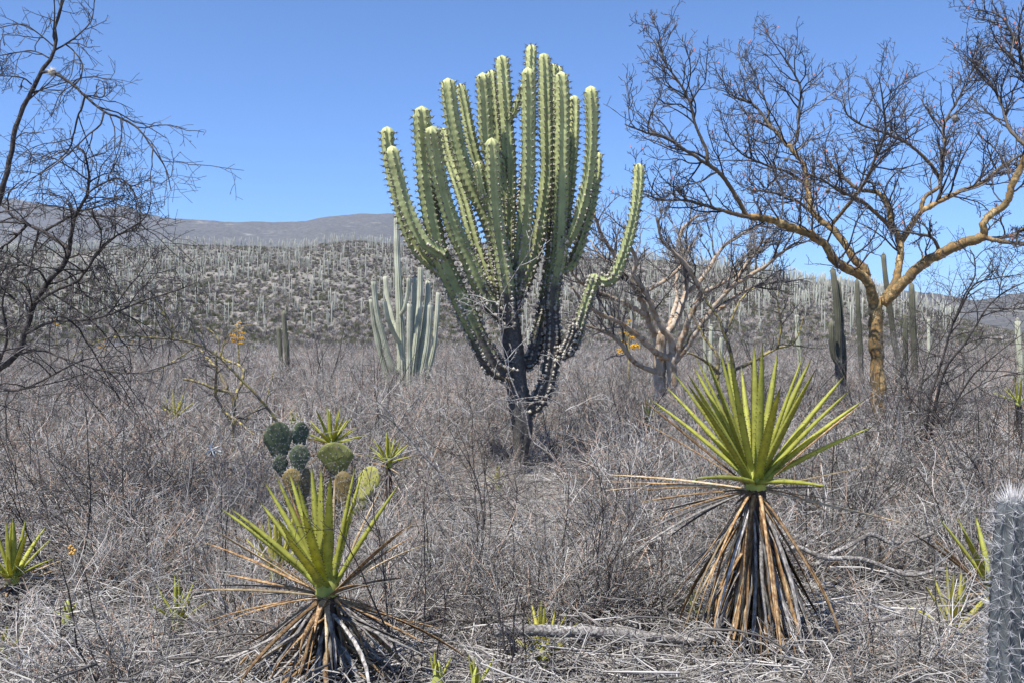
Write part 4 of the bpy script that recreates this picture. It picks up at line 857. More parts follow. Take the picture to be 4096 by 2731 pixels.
for lb, px, d, h, st, sd_, sp, r in (
    ('thin dark upright stems rising in front of the squat agave', 1690, 4.5, 1.0, 4, 201, .25, .006), ('dark wiry stems crossing the end of the straight grey log', 2010, 4.55, .75, 4, 202, .3, .006),
    ('sparse grey wands behind the straight grey log', 2330, 5.3, 1.1, 5, 203, .3, .007), ('wiry dark shrub in the gap between the two skirted agaves', 1960, 6.4, 1.2, 6, 204, .6, .008),
    ('tall black twiggy shrub at the trunk of the yellow barked tree', 3420, 13.5, 1.9, 8, 205, .6, .011), ('dark twiggy shrub beside the spreading bush', 3880, 10.5, 1.6, 9, 206, .8, .01),
    ('low dark shrub behind the white spined cactus', 4000, 8.0, 1.2, 8, 207, .8, .009), ('dusky shrub right behind the tall agave', 3330, 7.6, 1.15, 8, 208, .9, .009),
    ('slim dark shrub between the tangled thorn tree and the lichen blotched tree', 560, 7.0, 1.1, 5, 209, .5, .008), ('bare shrub before the tangled thorn tree', 240, 6.6, 1.3, 6, 210, .6, .009),
    ('grey shrub in front of the pale many armed cactus', 1500, 20, 1.9, 8, 211, .7, .014), ('twiggy shrub beneath the pale barked tree', 2480, 13.0, 1.5, 8, 212, .8, .012),
    ('dark shrub beyond the dark pair of rough cacti', 1290, 26, 2.4, 9, 213, .8, .02), ('black shrub under the pale cactus with white woolly cap', 3130, 16, 2.3, 8, 214, .7, .016),
    ('stiff dark shrub by the feet of the yellow barked tree', 3620, 11.5, 1.4, 8, 215, .8, .01)):
    shrub_thing('bare_shrub', lb, px, d, h, st, sd_, spread=sp, r=r)

# ------------------------------------------------------------------ prickly pears
def pad(parent, px, py, wpx, hpx, d, yaw, tilt, mat, rng_seed, roll=0.0):
    """one flat cactus pad: a squashed disc with a narrow foot, areole bumps and spines"""
    b = MB(); nu, nv = 18, 8; s = d / F; W = wpx * s / 2; H = hpx * s / 2; T = 0.016
    vs_ = []
    for i in range(nu):
        a = 2 * math.pi * i / nu; x = math.sin(a); z = -math.cos(a)
        wide = (0.78 + 0.22 * z) if z < 0 else 1.0
        for j in range(nv + 1):
            ph = -math.pi / 2 + math.pi * j / nv
            k = math.cos(ph) ** 0.35 if abs(math.cos(ph)) > 1e-6 else 0
            vs_.append((x * wide * W * k, T * math.sin(ph) * (1 + 0.12 * math.sin(7 * a)), z * H * k))
    v = np.array(vs_); 
    v[:, 1] += 0.004 * np.sin(v[:, 0] * 90) * np.sin(v[:, 2] * 90)
    q = [(i * (nv + 1) + j, ((i + 1) % nu) * (nv + 1) + j, ((i + 1) % nu) * (nv + 1) + j + 1, i * (nv + 1) + j + 1) for i in range(nu) for j in range(nv)]
    Rm = np.array(Matrix.Rotation(yaw, 3, 'Z') @ Matrix.Rotation(tilt, 3, 'X') @ Matrix.Rotation(roll, 3, 'Y'))
    c = P(px, py, d); b.add(v @ Rm.T + c, q)
    o = b.build('pad', mat, parent)
    b = MB(); bs = []; nr = []
    for iz0 in np.arange(-0.85, 0.95, 0.26):
        for ix in np.arange(-0.9, 0.95, 0.26):
            iz = iz0 + R.gauss(0, .05); xx = ix + (0.13 if int(round((iz0 + .85) / .26)) % 2 else 0) + R.gauss(0, .05)
            if xx * xx + iz * iz < 0.93:
                rr_ = math.sqrt(xx * xx + iz * iz); yy = T * max(0.15, (1 - rr_ ** 5.7)) ** 0.5
                for sg in (-1, 1): bs.append((xx * W * (0.78 + .22 * iz if iz < 0 else 1), sg * yy, iz * H)); nr.append((xx * .3, sg, iz * .3))
    for a in np.arange(0, 6.28, 0.3): bs.append((math.sin(a) * W * .98 * (0.78 - .22 * math.cos(a) if math.cos(a) > 0 else 1), 0, -math.cos(a) * H * .98)); nr.append((math.sin(a), 0, -math.cos(a)))
    bs = np.array(bs) @ Rm.T + c; nr = nrm(np.array(nr)) @ Rm.T
    for q_ in range(4):
        dd = nrm(nr + tosses(len(nr)) * 0.7); spikes(b, bs - nr * 0.002, bs + dd * rng.uniform(0.01, 0.028, (len(nr), 1)), 0.0014, rng.random(len(nr)))
    blobs(b, bs, np.full(len(bs), 0.0035), 0.2)
    tag(b.build('spines', M['white_spine'], o), kind='stuff'); return o
pp = thing('prickly_pear', gpt(1190, 7.5), 'dark green prickly pear with upright oval pads among bare twigs', 'cactus', 'prickly pears')
pad(pp, 1114, 1768, 122, 172, 7.5, 0.35, 0.1, M['pad_green'], 1, -0.12); pad(pp, 1200, 1748, 92, 128, 7.6, 0.9, 0.05, M['pad_green'], 2)
pad(pp, 1196, 1835, 92, 122, 7.5, 0.5, -0.05, M['pad_green'], 3, .1); pad(pp, 1168, 1925, 84, 110, 7.45, 0.2, 0, M['pad_brown'], 4); pad(pp, 1225, 1930, 60, 120, 7.55, 1.0, 0, M['pad_brown'], 5)
pad(pp, 1190, 2050, 90, 180, 7.5, 0.4, 0, M['pad_brown'], 6); pad(pp, 1200, 2165, 80, 150, 7.5, 0.4, 0, M['pad_brown'], 7)
pad(pp, 1125, 1865, 70, 100, 7.5, .6, 0, M['pad_green'], 8, -.3)
pp = thing('prickly_pear', gpt(1375, 7.9), 'yellow green prickly pear with a broad domed pad and a drooping yellow pad', 'cactus', 'prickly pears')
pad(pp, 1343, 1835, 160, 146, 7.9, -0.15, 0.25, M['pad_olive'], 8); pad(pp, 1471, 1932, 96, 146, 7.7, -0.2, -0.15, M['pad_yellow'], 9, 0.3); pad(pp, 1375, 1960, 90, 160, 7.9, 0.2, 0, M['pad_brown'], 10); pad(pp, 1380, 2090, 90, 170, 7.9, 0.2, 0, M['pad_brown'], 11)
pad(pp, 1430, 2020, 70, 130, 7.8, 0.1, 0, M['pad_olive'], 12, .5)
pp = thing('prickly_pear', gpt(1715, 6.0), 'single small prickly pear pad low in the litter near the squat agave', 'cactus', 'prickly pears')
pad(pp, 1718, 2240, 56, 90, 6.0, .2, 0, M['pad_green'], 13); pad(pp, 1722, 2340, 46, 130, 6.0, .2, 0, M['pad_brown'], 14)

# ------------------------------------------------------------------ white spined cactus
SD = 3.6; sr = gpt(4042, SD)
o = thing('spiny_cactus', sr, 'blue grey columnar cactus bristling with long white spines', 'cactus')
b = MB(); path = [np.array([sr[0] - .01, SD, sr[2] - .05]), P(4026, 2700, SD), P(4034, 2350, SD), P(4052, 1985, SD)]
ars = ribbed(b, path, 0.058, ribs=10, depth=0.26, spacing=0.03, step=2, sub=3, r_base=0.072, wob=.02, notch=.05)
st = b.build('stem', M['blue_cactus_skin'], o)
pos = np.array([a[0] for a in ars]); nn = np.array([a[1] for a in ars]); pos = pos + np.array([a[2] for a in ars]) * rng.uniform(-.016, .016, (len(pos), 1)); b = MB()
for q in range(18):
    dd = nrm(nn * (1.0 if q < 2 else .35) + tosses(len(nn)) * .8 - np.array([0, 0, .12])); ln = rng.uniform(.016, .04, (len(nn), 1)) if q >= 3 else rng.uniform(.035, .085, (len(nn), 1))
    spikes(b, pos, pos + dd * ln, 0.0013 if q < 3 else .0008, rng.random(len(nn)))
top = path[-1]; n = 110; dd = tosses(n); dd[:, 2] = np.abs(dd[:, 2]) * .8 + .05; dd = nrm(dd)
spikes(b, top - np.array([0, 0, .035]) + dd * .035, top + dd * rng.uniform(.03, .10, (n, 1)), .0011, rng.random(n))
tag(b.build('spines', M['white_spine'], st), kind='stuff')

# ------------------------------------------------------------------ fallen wood
def log(name, label, cat, px, d0, d1, r0, r1, mat, group=None, stubs=(), sides=12, rest=None):
    p = limb_path(px, d0, d1, 30, jit=r0 * .06)
    if rest is not None:
        g = gz(p[:, 0], p[:, 1]) + np.linspace(r0, r1, 30) * .8; p[:, 2] = np.maximum(p[:, 2], g) if rest == 'over' else g + (p[:, 2] - p[:, 2].min()) * 0.25
    o = thing(name, (p[0][0], p[0][1], float(gz(p[0][0], p[0][1]))), label, cat, group)
    rad = np.linspace(r0, r1, 30) * (1 + rng.normal(0, .05, 30)); b = MB(); b.tubes([(p, rad, .5)], sides); b.build('wood', mat, o)
    for t, dv, L, r in stubs:
        i = int(t * 29); q = p[i]; e = q + np.array(dv) * L
        if dv[2] < -0.5: e[2] = float(gz(e[0], e[1])) - .03
        b = MB(); b.tubes([(spline([q, (q + e) / 2 + rng.normal(0, r * .5, 3), e], 7), np.linspace(r, r * .6, 7), .5)], 7); b.build('branch_stub', mat, o)
    return o
log('fallen_log', 'straight grey weathered log lying against the tall agave skirt', 'log', [(1976, 2517), (2200, 2522), (2450, 2530), (2650, 2550), (2850, 2572)], 4.72, 4.86, .030, .022, M['grey_wood'], stubs=[(.1, (0.25, 0.12, -1), .2, .017), (.93, (0, .1, -1), .15, .012), (.3, (.3, .5, .5), .07, .008)])
log('fallen_branch', 'crooked grey fallen branch curving beside the tall agave', 'branch', [(3150, 2200), (3201, 2189), (3293, 2227), (3445, 2234), (3560, 2275), (3640, 2298), (3804, 2265)], 5.9, 5.7, .015, .011, M['grey_wood'], 'fallen branches', stubs=[(.55, (.2, .3, -1), .3, .008), (.05, (0, .2, -1), .3, .008), (.35, (.5, .3, .3), .25, .007), (.95, (0, .2, -1), .3, .006)])
log('fallen_branch', 'pale forked branch propped above the crooked grey branch', 'branch', [(3260, 2260), (3331, 2212), (3420, 2170), (3484, 2135), (3560, 2166), (3650, 2160), (3735, 2130)], 6.1, 6.2, .016, .011, M['grey_wood'], 'fallen branches', stubs=[(.45, (.1, .3, -1), .3, .01), (.6, (.8, -.3, -.4), .35, .01), (.98, (0, .2, -1), .3, .006)])
log('fallen_branch', 'long dusty branch on the ground below the low yellow green agave', 'branch', [(3330, 2640), (3484, 2668), (3620, 2690), (3800, 2700), (3950, 2720)], 5.0, 4.8, .016, .012, M['grey_wood'], 'fallen branches', rest=1)
log('fallen_branch', 'slanting brownish pole lying in litter below the bushy yellow green agave', 'branch', [(0, 2285), (90, 2351), (180, 2449), (277, 2530), (392, 2612)], 6.2, 5.0, .014, .01, M['brown_wood'], 'fallen branches', rest=1)
log('fallen_log', 'short thick brown log in shade behind the straight grey log', 'log', [(2350, 2300), (2420, 2355), (2490, 2415)], 6.3, 6.0, .03, .026, M['brown_wood'], rest=1)
log('fallen_branch', 'dark curved branch slanting down to the straight grey log', 'branch', [(2095, 2290), (2180, 2345), (2275, 2398), (2373, 2475)], 6.2, 5.4, .014, .01, M['brown_wood'], 'fallen branches', rest='over')
log('fallen_branch', 'thin bowed branch on bare earth in front of the straight grey log', 'branch', [(2324, 2603), (2380, 2635), (2438, 2650), (2500, 2630), (2545, 2590)], 4.75, 4.75, .007, .005, M['brown_wood'], 'fallen branches', rest='over')
o = thing('dead_flower_stalk', gpt(855, 8.0), 'bleached white forked dead stalk lying on the brush', 'stalk'); c = P(845, 1795, 8.0)
for e0, e1 in (((820, 1815), (872, 1785)), ((838, 1780), (858, 1825)), ((850, 1800), (885, 1805)), ((842, 1798), (850, 1765))):
    b = MB(); b.tubes([(spline([P(*e0, 8.0), P((e0[0] + e1[0]) / 2, (e0[1] + e1[1]) / 2 - 3, 7.98), P(*e1, 7.96)], 6), np.linspace(.007, .005, 6), .5)], 6); b.build('stalk', M['bone_white'], o)
b = MB(); b.tubes([(spline([np.array([c[0], 8.0, float(gz(c[0], 8.0)) - .03]), c * [1, 1, .5], c], 6), np.full(6, .004), .5)], 5); b.build('stem', M['grey_wood'], o)
o = thing('yellow_fruit', gpt(285, 5.9), 'cluster of small round yellow fruits hanging on bare twigs', 'fruit')
cs = [P(x, y, 5.9) for x, y in ((283, 2182), (290, 2192), (278, 2190), (300, 2200), (288, 2206), (294, 2212), (281, 2212))]
for c in cs:
    b = MB(); n = 10; ph = np.linspace(-1.57, 1.57, 7); b.tubes([(np.array([c + [0, 0, .010 * math.sin(a)] for a in ph]), np.maximum(.010 * np.cos(ph), .0005), .5)], 10); b.build('fruit', M['fruit'], o)
b = MB(); g = gpt(285, 5.9); b.tubes([(spline([g, (g + cs[0]) / 2 + [.03, 0, 0], cs[0] + [0, 0, .03]], 8), np.full(8, .003), .4)] + [(spline([cs[0] + [0, 0, .03], c], 4), np.full(4, .0015), .4) for c in cs], 4); b.build('stem', M['grey_wood'], o)

# ------------------------------------------------------------------ tufts in the trees, flower stalks, far buildings
def tuft(label, px, py, d, r, mat, group, n=260, tail=None):
    c = P(px, py, d); o = thing('ball_moss', c - [0, 0, r], label, 'ball moss', group)
    b = MB(); dv = tosses(n); bs = c + dv * r * .25; spikes(b, bs, c + dv * r * rng.uniform(.7, 1.35, (n, 1)) + rng.normal(0, r * .2, (n, 3)), r * .05, rng.random(n)); blobs(b, c + tosses(40) * r * .4, np.full(40, r * .28))
    b.build('tuft', mat, o)
for lb, x, y, d, r in (('large grey moss ball hanging in the crown of the yellow barked tree', 3822, 478, 15.6, .075), ('small moss tuft on a twig of the yellow barked tree', 3455, 592, 15.6, .04),
                       ('shaggy moss clump beside the big bent limb of the yellow barked tree', 4062, 945, 14.3, .06), ('grey moss clump above the trunk fork of the yellow barked tree', 3570, 930, 15.2, .05),
                       ('dark moss tuft on a bough over the pale barked tree', 3145, 640, 15.2, .04), ('loose moss tuft near the crooked upper limb of the yellow barked tree', 3310, 765, 15.4, .045)):
    tuft(lb, x, y, d, r, M['moss_grey'], 'ball moss tufts in the trees')
tuft('round dark moss ball in the crown of the pale barked tree', 2803, 941, 16.6, .045, M['moss_grey'], 'ball moss tufts in the trees')
tuft('pale straw coloured spiky tuft perched on the slender thorn tree', 210, 290, 6.98, .04, M['straw'], 'ball moss tufts in the trees', 160)
def flower_stalk(label, px, ytop, ybot, d, wpx, seed, nb=9):
    rr = random.Random(seed); g = gpt(px, d); o = thing('agave_flower_stalk', g, label, 'flower stalk', 'yellow agave flower stalks')
    top = P(px, ytop, d); b = MB(); b.tubes([(spline([g, (g + top) / 2 + [.03, 0, 0], top], 9), np.linspace(.05, .02, 9), .5)], 7); b.build('stalk', M['lichen_bark'], o)
    for k in range(nb):
        f = k / (nb - 1); z = top[2] + (P(px, ybot, d)[2] - top[2]) * f; side_ = (-1) ** k; r = wpx * d / F * (0.35 + .65 * f) * rr.uniform(.7, 1.1)
        c = np.array([top[0] + side_ * r, d + rr.uniform(-.1, .1), z]); b = MB(); b.tubes([(np.array([[top[0], d, z - r * .3], c - [0, 0, .02]]), np.array([.012, .01]), .5)], 5)
        n = 46; q = rng.normal(0, 1, (n, 3)) * np.array([.5, .5, .22]) * r * 1.1; blobs(b, c + q * .75, np.full(n, r * .15)); b.build('flower_cluster', M['flower_yellow'], o)
flower_stalk('yellow flowering agave stalk rising above the arching sapling', 950, 1292, 1372, 30, 20, 5)
flower_stalk('yellow flowering agave stalk behind the pale barked tree', 2512, 1282, 1402, 27, 28, 6, 8)
flower_stalk('small far yellow flower stalk beyond the tangled thorn tree', 222, 1272, 1300, 60, 12, 7, 5)
flower_stalk('two tiered far yellow flower stalk at the hill foot', 413, 1365, 1395, 60, 10, 8, 5)
flower_stalk('greenish yellow far flower stalk at the hill foot', 528, 1362, 1392, 62, 9, 9, 4)
def box(b, c, sx, sy, sz):
    v = np.array([(x * sx / 2, y * sy / 2, z * sz) for z in (0, 1) for y in (-1, 1) for x in (-1, 1)]) + c
    b.add(v, [(0, 2, 3, 1), (4, 5, 7, 6), (0, 1, 5, 4), (2, 6, 7, 3), (0, 4, 6, 2), (1, 3, 7, 5)])
def house(label, px, d, w, dp, h, wall, z=None, seed=1):
    x = P(px, 0, d)[0]; z = float(gz(x, d)) if z is None else z
    o = thing('house', (x, d, z), label, 'house', 'far houses'); b = MB(); box(b, (x, d, z - 1.0), w, dp, h + 1.0); b.build('wall', wall, o, False)
    b = MB(); box(b, (x, d, z + h), w * 1.08, dp * 1.08, .18); b.build('roof', M['roof_dark'], o, False)
    for k in (-.28, .05): b = MB(); box(b, (x + k * w, d - dp / 2 - .02, z + h * .4), w * .16, .1, h * .35); b.build('window', M['window_dark'], o, False)
    b = MB(); box(b, (x + .33 * w, d - dp / 2 - .02, z), w * .14, .1, h * .72); b.build('door', M['window_dark'], o, False)
house('small white house at the foot of the hill beyond the thorn tree', 453, 150, 2.6, 2.5, 1.7, M['white_wash'])
house('low white house on the far plain beyond the spreading bush', 4003, 520, 6, 5, 2.6, M['white_wash'])
house('tan and white house on the far plain near the slim cactus', 3755, 640, 6, 6, 3.4, M['tan_wall'])
house('tiny pale hut on the plain beyond the yellow barked tree', 3420, 420, 5, 4, 2.2, M['white_wash'])

# ------------------------------------------------------------------ cacti on the hillside: 300 single ones, the rest as one mass
def hill_cactus_mesh(seed, arms):
    rr = random.Random(seed); b = MB(); m = 8
    def col(p0, p1, p2, r):
        p = spline([p0, p1, p2], 9); t = np.linspace(0, 1, 9); rad = r * (0.8 + .35 * np.sin(np.clip(t * 1.2, 0, 1) * 2.4)) * np.sqrt(np.clip(1 - np.clip((t - .9) / .1, 0, 1) ** 2, .02, 1))
        n0 = b.n; b.tubes([(p, rad, rr.random())], m); b.b[-1] = np.repeat((1 - t) * .8, m)
    col((0, 0, -.3), (rr.uniform(-.02, .02), 0, .5), (rr.uniform(-.03, .03), 0, 1), .027)
    for k in range(arms):
        a = rr.uniform(0, 6.28); z = rr.uniform(.2, .4); o_ = np.array([math.cos(a), math.sin(a), 0]); col(np.array([0, 0, z]), np.array([0, 0, z + .12]) + o_ * .11, np.array([0, 0, rr.uniform(.65, .95)]) + o_ * .13, .022)
    return b.mesh('hill_cactus', M['hill_cactus_skin'])
HM = [hill_cactus_mesh(100 + k, a) for k, a in enumerate((0, 0, 0, 0, 0, 1, 1, 2))]
pts = []
while len(pts) < 3300:
    y = 230 + 470 * (rng.random() ** 0.75); u = rng.uniform(-0.56, 0.45); x = u * y
    h = float(hill_z(np.array(x), np.array(y)))
    if h < 1.0 or y > 690: continue
    dens = 0.5 + 0.5 * float(fbm(np.array(x * .012), np.array(y * .012), 71, 3)) * 2 + min(h / 60, .6)
    if x > 0.12 * y: dens += .35
    if rng.random() < dens * .8: pts.append((x, y, h, rng.uniform(3.2, 7.2) * (1.15 if x > .12 * y else 1.0)))
pts = np.array(pts); order = np.argsort(-(pts[:, 3] / pts[:, 1]))
for k in order[:300]:
    x, y, h, s = pts[k]; o = bpy.data.objects.new('hill_cactus', HM[R.randrange(8)]); COL.objects.link(o); o.location = (x, y, h); o.scale = (s * .8 + .5, s * .8 + .5, s); o.rotation_euler = (R.gauss(0, .02), R.gauss(0, .03), R.uniform(0, 6.28))
    tag(o, 'pale slender columnar cactus standing in scrub on the hillside', 'cactus', 'columnar cacti on the hillside')

# ------------------------------------------------------------------ scattered stuff (geometry nodes, one object each)
def scatter(name, label, cat, pos, rot, scl, idx, protos):
    me = bpy.data.meshes.new(name); n = len(pos); me.vertices.add(n); me.vertices.foreach_set('co', np.asarray(pos, np.float32).ravel())
    for nm, tp, key, arr in (('rot', 'FLOAT_VECTOR', 'vector', rot), ('scl', 'FLOAT_VECTOR', 'vector', scl), ('idx', 'INT', 'value', idx)):
        a = me.attributes.new(nm, tp, 'POINT'); a.data.foreach_set(key, np.asarray(arr, np.int32 if tp == 'INT' else np.float32).ravel())
    o = bpy.data.objects.new(name, me); COL.objects.link(o); tag(o, label, cat, kind='stuff')
    g = bpy.data.node_groups.new(name, 'GeometryNodeTree'); g.interface.new_socket('Geometry', in_out='INPUT', socket_type='NodeSocketGeometry'); g.interface.new_socket('Geometry', in_out='OUTPUT', socket_type='NodeSocketGeometry')
    nn = g.nodes; gi = nn.new('NodeGroupInput'); go = nn.new('NodeGroupOutput'); ip = nn.new('GeometryNodeInstanceOnPoints'); jn = nn.new('GeometryNodeJoinGeometry')
    for k, pm in enumerate(protos):
        po = bpy.data.objects.new(name + '_source', pm)
        oi = nn.new('GeometryNodeObjectInfo'); oi.inputs['Object'].default_value = po; oi.inputs['As Instance'].default_value = False
        g2 = nn.new('GeometryNodeGeometryToInstance'); g.links.new(oi.outputs['Geometry'], g2.inputs[0]); g.links.new(g2.outputs[0], jn.inputs[0])
    def na(nm, t): a = nn.new('GeometryNodeInputNamedAttribute'); a.data_type = t; a.inputs[0].default_value = nm; return a.outputs[0]
    e2 = nn.new('FunctionNodeEulerToRotation'); g.links.new(na('rot', 'FLOAT_VECTOR'), e2.inputs[0])
    g.links.new(gi.outputs[0], ip.inputs['Points']); g.links.new(jn.outputs[0], ip.inputs['Instance']); ip.inputs['Pick Instance'].default_value = True
    g.links.new(na('idx', 'INT'), ip.inputs['Instance Index']); g.links.new(e2.outputs[0], ip.inputs['Rotation']); g.links.new(na('scl', 'FLOAT_VECTOR'), ip.inputs['Scale'])
    g.links.new(ip.outputs[0], go.inputs[0]); md = o.modifiers.new('scatter', 'NODES'); md.node_group = g; return o
def rots(n, tilt=0.1): return np.stack([rng.normal(0, tilt, n), rng.normal(0, tilt, n), rng.uniform(0, 6.283, n)], 1)
rest = pts[order[300:]]; n = len(rest)
scatter('hillside_cacti', 'mass of further pale columnar cacti covering the hillside', 'cacti', rest[:, :3], rots(n, .03), np.stack([rest[:, 3] * .8 + .5] * 2 + [rest[:, 3]], 1), rng.integers(0, 8, n), HM)

def shrub_mesh(seed, stems, h, spread, prm, tint, mat='brush_twig', sides=3):
    rr = random.Random(seed); out = []; pr = dict(spread=.3, levels=3, n=[7, 5, 4], wander=.18, up=.02, taper=.45, rmin=.0019, tint=tint, count=[0, 6, 3], start=.2, angle=(20, 75), ratio=(.35, .65), rad=[.0065, .0038, .0025]); pr.update(prm)
    for k in range(stems):
        a = rr.uniform(0, 6.283); s = rr.uniform(.1, spread); grow(out, np.array([math.cos(a) * .06, math.sin(a) * .06, -.03]), np.array([math.cos(a) * s, math.sin(a) * s, 1]), h * rr.uniform(.6, 1.15), pr['rad'][0] * rr.uniform(.7, 1.3), 0, pr, rr)
    b = MB(); b.tubes([t[:3] for t in out], sides, cap=False)
    if prm.get('leaves'):
        e = np.array([t[0][-1] for t in out]); e = e[rng.random(len(e)) < prm['leaves']]; blobs(b, e, np.full(len(e), .006), 1.0)
    return b.mesh('shrub', M[mat])
BR = [shrub_mesh(1, 11, .95, .75, {}, .5), shrub_mesh(2, 9, 1.05, .6, {}, .62), shrub_mesh(3, 13, .8, 1.0, {}, .4), shrub_mesh(4, 8, 1.15, .5, dict(leaves=.12), .7), shrub_mesh(5, 12, .85, .9, dict(leaves=.1), .85),
      shrub_mesh(6, 10, .6, 1.6, dict(up=-.03, wander=.22), .6), shrub_mesh(7, 10, .5, 2.2, dict(up=-.05, wander=.25), .75), shrub_mesh(8, 6, 1.3, .5, dict(count=[0, 6, 3]), .3, 'grey_twig')]
# positions: dense thicket from 6.5 m outwards, thin in front; kept clear of the agaves and pads
clear = [(ar[0], ar[1], .62), (br[0], br[1], .66), (sr[0], sr[1], .3)] + [(*gpt(x, d)[:2], .33) for x, d in ((1190, 7.4), (1375, 7.8), (1326, 8.9), (1555, 8.9), (49, 5.9), (2172, 4.7), (3822, 5.2), (3975, 5.5), (710, 5.3), (2200, 4.4), (2500, 4.5))]
corr = [(1140, 7.4, .22), (1420, 7.8, .2), (1310, 4.5, .4), (3022, 4.95, .45), (1326, 9.0, .16), (1555, 9.0, .13), (49, 6.0, .2), (2078, 11.7, .5)]   # keep low between the camera and these
boxes = [(-.25, 1.05, 4.0, 5.05), (1.45, 2.75, 4.6, 6.0), (-2.75, -2.2, 4.3, 5.9), (-1.95, -1.55, 4.6, 5.5), (2.0, 2.75, 4.0, 5.5), (.75, 1.15, 4.9, 5.7)]
def thicket(n, y0, y1, dens, smin, smax, xm=0.60, pw=1.0, lowvar=False):
    P_, S_, I_ = [], [], []; tries = 0
    while len(P_) < n and tries < n * 30:
        tries += 1; y = math.sqrt(rng.uniform(y0 * y0, y1 * y1)) if pw == 1 else y0 + (y1 - y0) * rng.random() ** pw; x = rng.uniform(-xm, xm) * y
        if any((x - a) ** 2 + (y - b_) ** 2 < c * c for a, b_, c in clear): continue
        if any(x0 < x < x1 and a < y < b_ for x0, x1, a, b_ in boxes): continue
        dn = .75 + .55 * float(fbm(np.array(x * .35), np.array(y * .35), 91, 3))
        if rng.random() > dn * dens: continue
        s = rng.uniform(smin, smax)
        k = rng.integers(0, 8) if not lowvar else rng.integers(5, 7)
        for px, d, wd in corr:
            cx = (px - CX) / F * y
            if d * .55 < y < d + .3 and abs(x - cx) < wd * y / d + .3: s = min(s, .5 if d < 8.5 else (.75 if d < 10 else .36)); k = 6 if d < 8.5 else k
        P_.append((x, y, float(gz(x, y)) - .02)); S_.append(s); I_.append(int(k))
    return P_, S_, I_
pp_, ss_, ii_ = [], [], []
for a in (thicket(250, 4.3, 7.2, 1.0, .3, .7, lowvar=True), thicket(44, 5.2, 7.0, .9, .4, .7), thicket(250, 6.6, 10, 1.0, .55, .95), thicket(900, 9.5, 20, 1.0, .65, 1.0), thicket(1700, 19, 42, 1.0, .8, 1.15), thicket(1900, 40, 95, 1.0, 1.0, 1.6)):
    pp_ += a[0]; ss_ += a[1]; ii_ += a[2]
n = len(pp_); sc3 = np.stack([np.array(ss_) * rng.uniform(.95, 1.3, n), np.array(ss_) * rng.uniform(.95, 1.3, n), np.array(ss_) * rng.uniform(.8, 1.1, n)], 1)
scatter('dry_brush', 'dense thicket of leafless grey brown twiggy shrubs covering the plain', 'brush', pp_, rots(n, .12), sc3, ii_, BR)

# low, coarse scrub for the far plain and the hillside
def clump_mesh(seed, tint, mat='brush_twig'):
    rr = random.Random(seed); L = []
    for k in range(60):
        a = rr.uniform(0, 6.283); e = rr.uniform(.15, 1.5); d = np.array([math.cos(a) * math.cos(e), math.sin(a) * math.cos(e), math.sin(e)]); l = rr.uniform(.4, 1.0)
        p0 = np.array([rr.uniform(-.2, .2), rr.uniform(-.2, .2), 0]); L.append((np.array([p0, p0 + d * l * .6 + [rr.gauss(0, .08), rr.gauss(0, .08), 0], p0 + d * l]), np.array([.035, .03, .01]), min(1, max(0, rr.gauss(tint, .3)))))
    b = MB(); b.tubes(L, 3, cap=False); return b.mesh('clump', M[mat])
CL = [clump_mesh(1, .66), clump_mesh(2, .8), clump_mesh(3, .55), clump_mesh(4, .3, 'grey_twig'), clump_mesh(5, .5, 'scrub_leaf')]
q = []
NS = 95000; y = 90 + 620 * rng.random(NS) ** 1.05; x = rng.uniform(-.58, .58, NS) * y
h = hill_z(x, y); g = gz(x, y); onhill = h > g
keep = (y < 690) & (rng.random(NS) < np.where(onhill, .75 + .5 * fbm(x * .05, y * .05, 55, 3), .8)); x, y = x[keep], y[keep]; z = np.maximum(h, g)[keep]; n = len(x)
s = rng.uniform(.7, 1.7, n); ix = rng.choice(5, n, p=[.3, .28, .22, .15, .05])
scatter('hillside_scrub', 'grey leafless scrub bushes spread over the hillside and far plain', 'scrub', np.stack([x, y, z - .05], 1), rots(n, .1), np.stack([s, s, s * rng.uniform(.7, 1.1, n)], 1), ix, CL)

# litter: sticks, leaf chips and stones lying on the near ground
def stick(seed, l, r, bend):
    rr = random.Random(seed); b = MB(); p = spline([(-l / 2, 0, 0), (-l / 6, rr.gauss(0, bend), rr.uniform(0, bend)), (l / 6, rr.gauss(0, bend), rr.uniform(0, bend)), (l / 2, 0, 0)], 6); b.tubes([(p, np.linspace(r, r * .5, 6), rr.uniform(.25, .85))], 4)
    for k in range(2):
        a = p[rr.randrange(1, 5)]; b.tubes([(np.array([a, a + [rr.uniform(-.1, .1), rr.uniform(-.1, .1), rr.uniform(.0, .08)]]), np.array([r * .5, r * .3]), .6)], 3)
    return b.mesh('stick', M['litter'])
ST = [stick(k, *a) for k, a in enumerate(((.30, .0032, .06), (.20, .0025, .045), (.38, .0038, .1), (.15, .0023, .03), (.5, .0046, .14), (.24, .0028, .07)))]
def near(n, y0=3.2, y1=16.0, p=1.5): y = y0 + (y1 - y0) * rng.random(n) ** p; x = rng.uniform(-.62, .62, n) * y; return x, y, gz(x, y)
x, y, z = near(22000); n = len(x); s = rng.uniform(.5, 1.4, n)
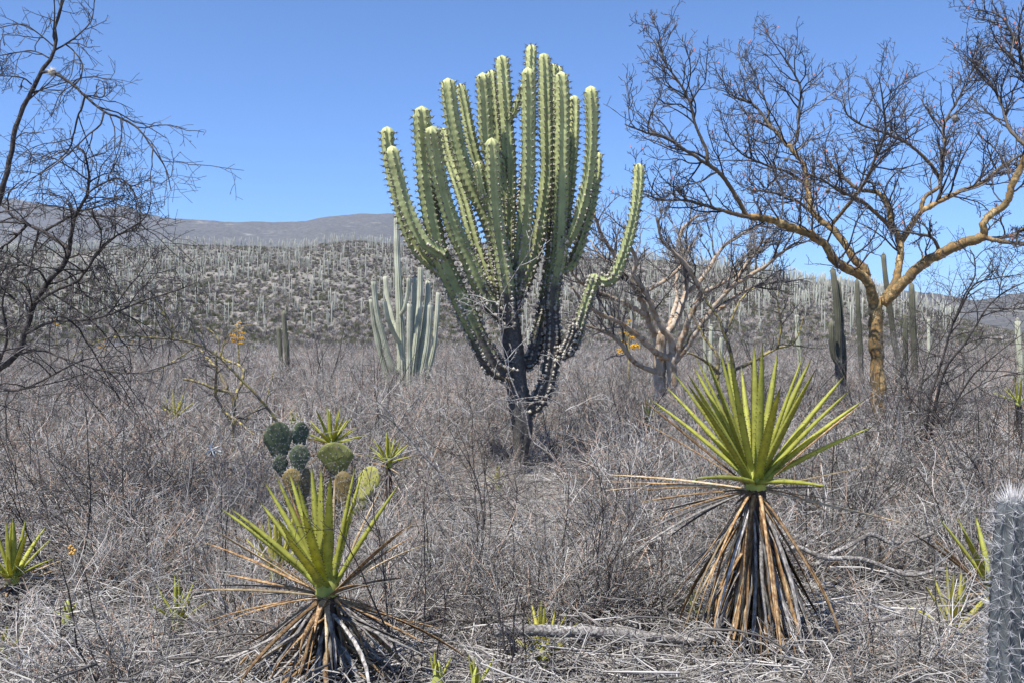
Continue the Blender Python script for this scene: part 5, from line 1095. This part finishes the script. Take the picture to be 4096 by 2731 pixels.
scatter('twig_litter', 'tangle of dry grey sticks and twigs littering the ground', 'twigs', np.stack([x, y, z + rng.random(n) ** 2 * .2 + .004], 1), np.stack([rng.normal(0, .2, n), rng.normal(0, .22, n), rng.uniform(0, 6.28, n)], 1), np.stack([s, s, s], 1), rng.integers(0, 6, n), ST)
def chip(seed, mat, thick):
    rr = random.Random(seed); b = MB(); m = 6; a = np.arange(m) * 6.283 / m; r = np.array([rr.uniform(.6, 1.2) for _ in range(m)])
    top_ = np.stack([np.cos(a) * r, np.sin(a) * r * .6, np.array([rr.uniform(.3, 1) for _ in range(m)]) * thick], 1); bot = top_ * [1.08, 1.08, 0] - [0, 0, thick * .5]
    v = np.vstack([top_, bot, [[0, 0, thick * 1.1]]]); q = [(i, m + i, m + (i + 1) % m, (i + 1) % m) for i in range(m)]; t = [(i, (i + 1) % m, 2 * m) for i in range(m)]; b.add(v, q, t, rr.random()); return b.mesh('chip', M[mat], False)
x, y, z = near(16000, 3.2, 13.0); n = len(x); s = rng.uniform(.008, .022, n)
scatter('leaf_litter', 'fallen dry leaf and bark chips strewn on the ground', 'leaf litter', np.stack([x, y, z + .004], 1), rots(n, .45), np.stack([s, s, s * .6], 1), rng.integers(0, 4, n), [chip(k, 'litter', .5) for k in range(4)])
x, y, z = near(6000, 3.2, 14.0); n = len(x); s = .007 + .03 * rng.random(n) ** 4
scatter('stones', 'small pale stones scattered over the ground', 'stones', np.stack([x, y, z], 1), rots(n, .2), np.stack([s, s, s], 1), rng.integers(0, 4, n), [chip(10 + k, 'stone', .8) for k in range(4)])

# ------------------------------------------------------------------ haze
b = MB(); box(b, (0, 6400, -14), 29000, 19000, 790); hz = b.build('haze', [], None, False); tag(hz, 'thin blue grey air over the valley', 'haze', kind='stuff')
m = bpy.data.materials.new('haze'); m.use_nodes = True; nt = m.node_tree; nt.nodes.remove(nt.nodes['Principled BSDF'])
pv = nt.nodes.new('ShaderNodeVolumePrincipled'); pv.inputs['Color'].default_value = (.58, .73, 1.0, 1); pv.inputs['Density'].default_value = 0.00005; pv.inputs['Anisotropy'].default_value = 0.2
nt.links.new(pv.outputs[0], nt.nodes['Material Output'].inputs['Volume']); hz.data.materials.append(m)
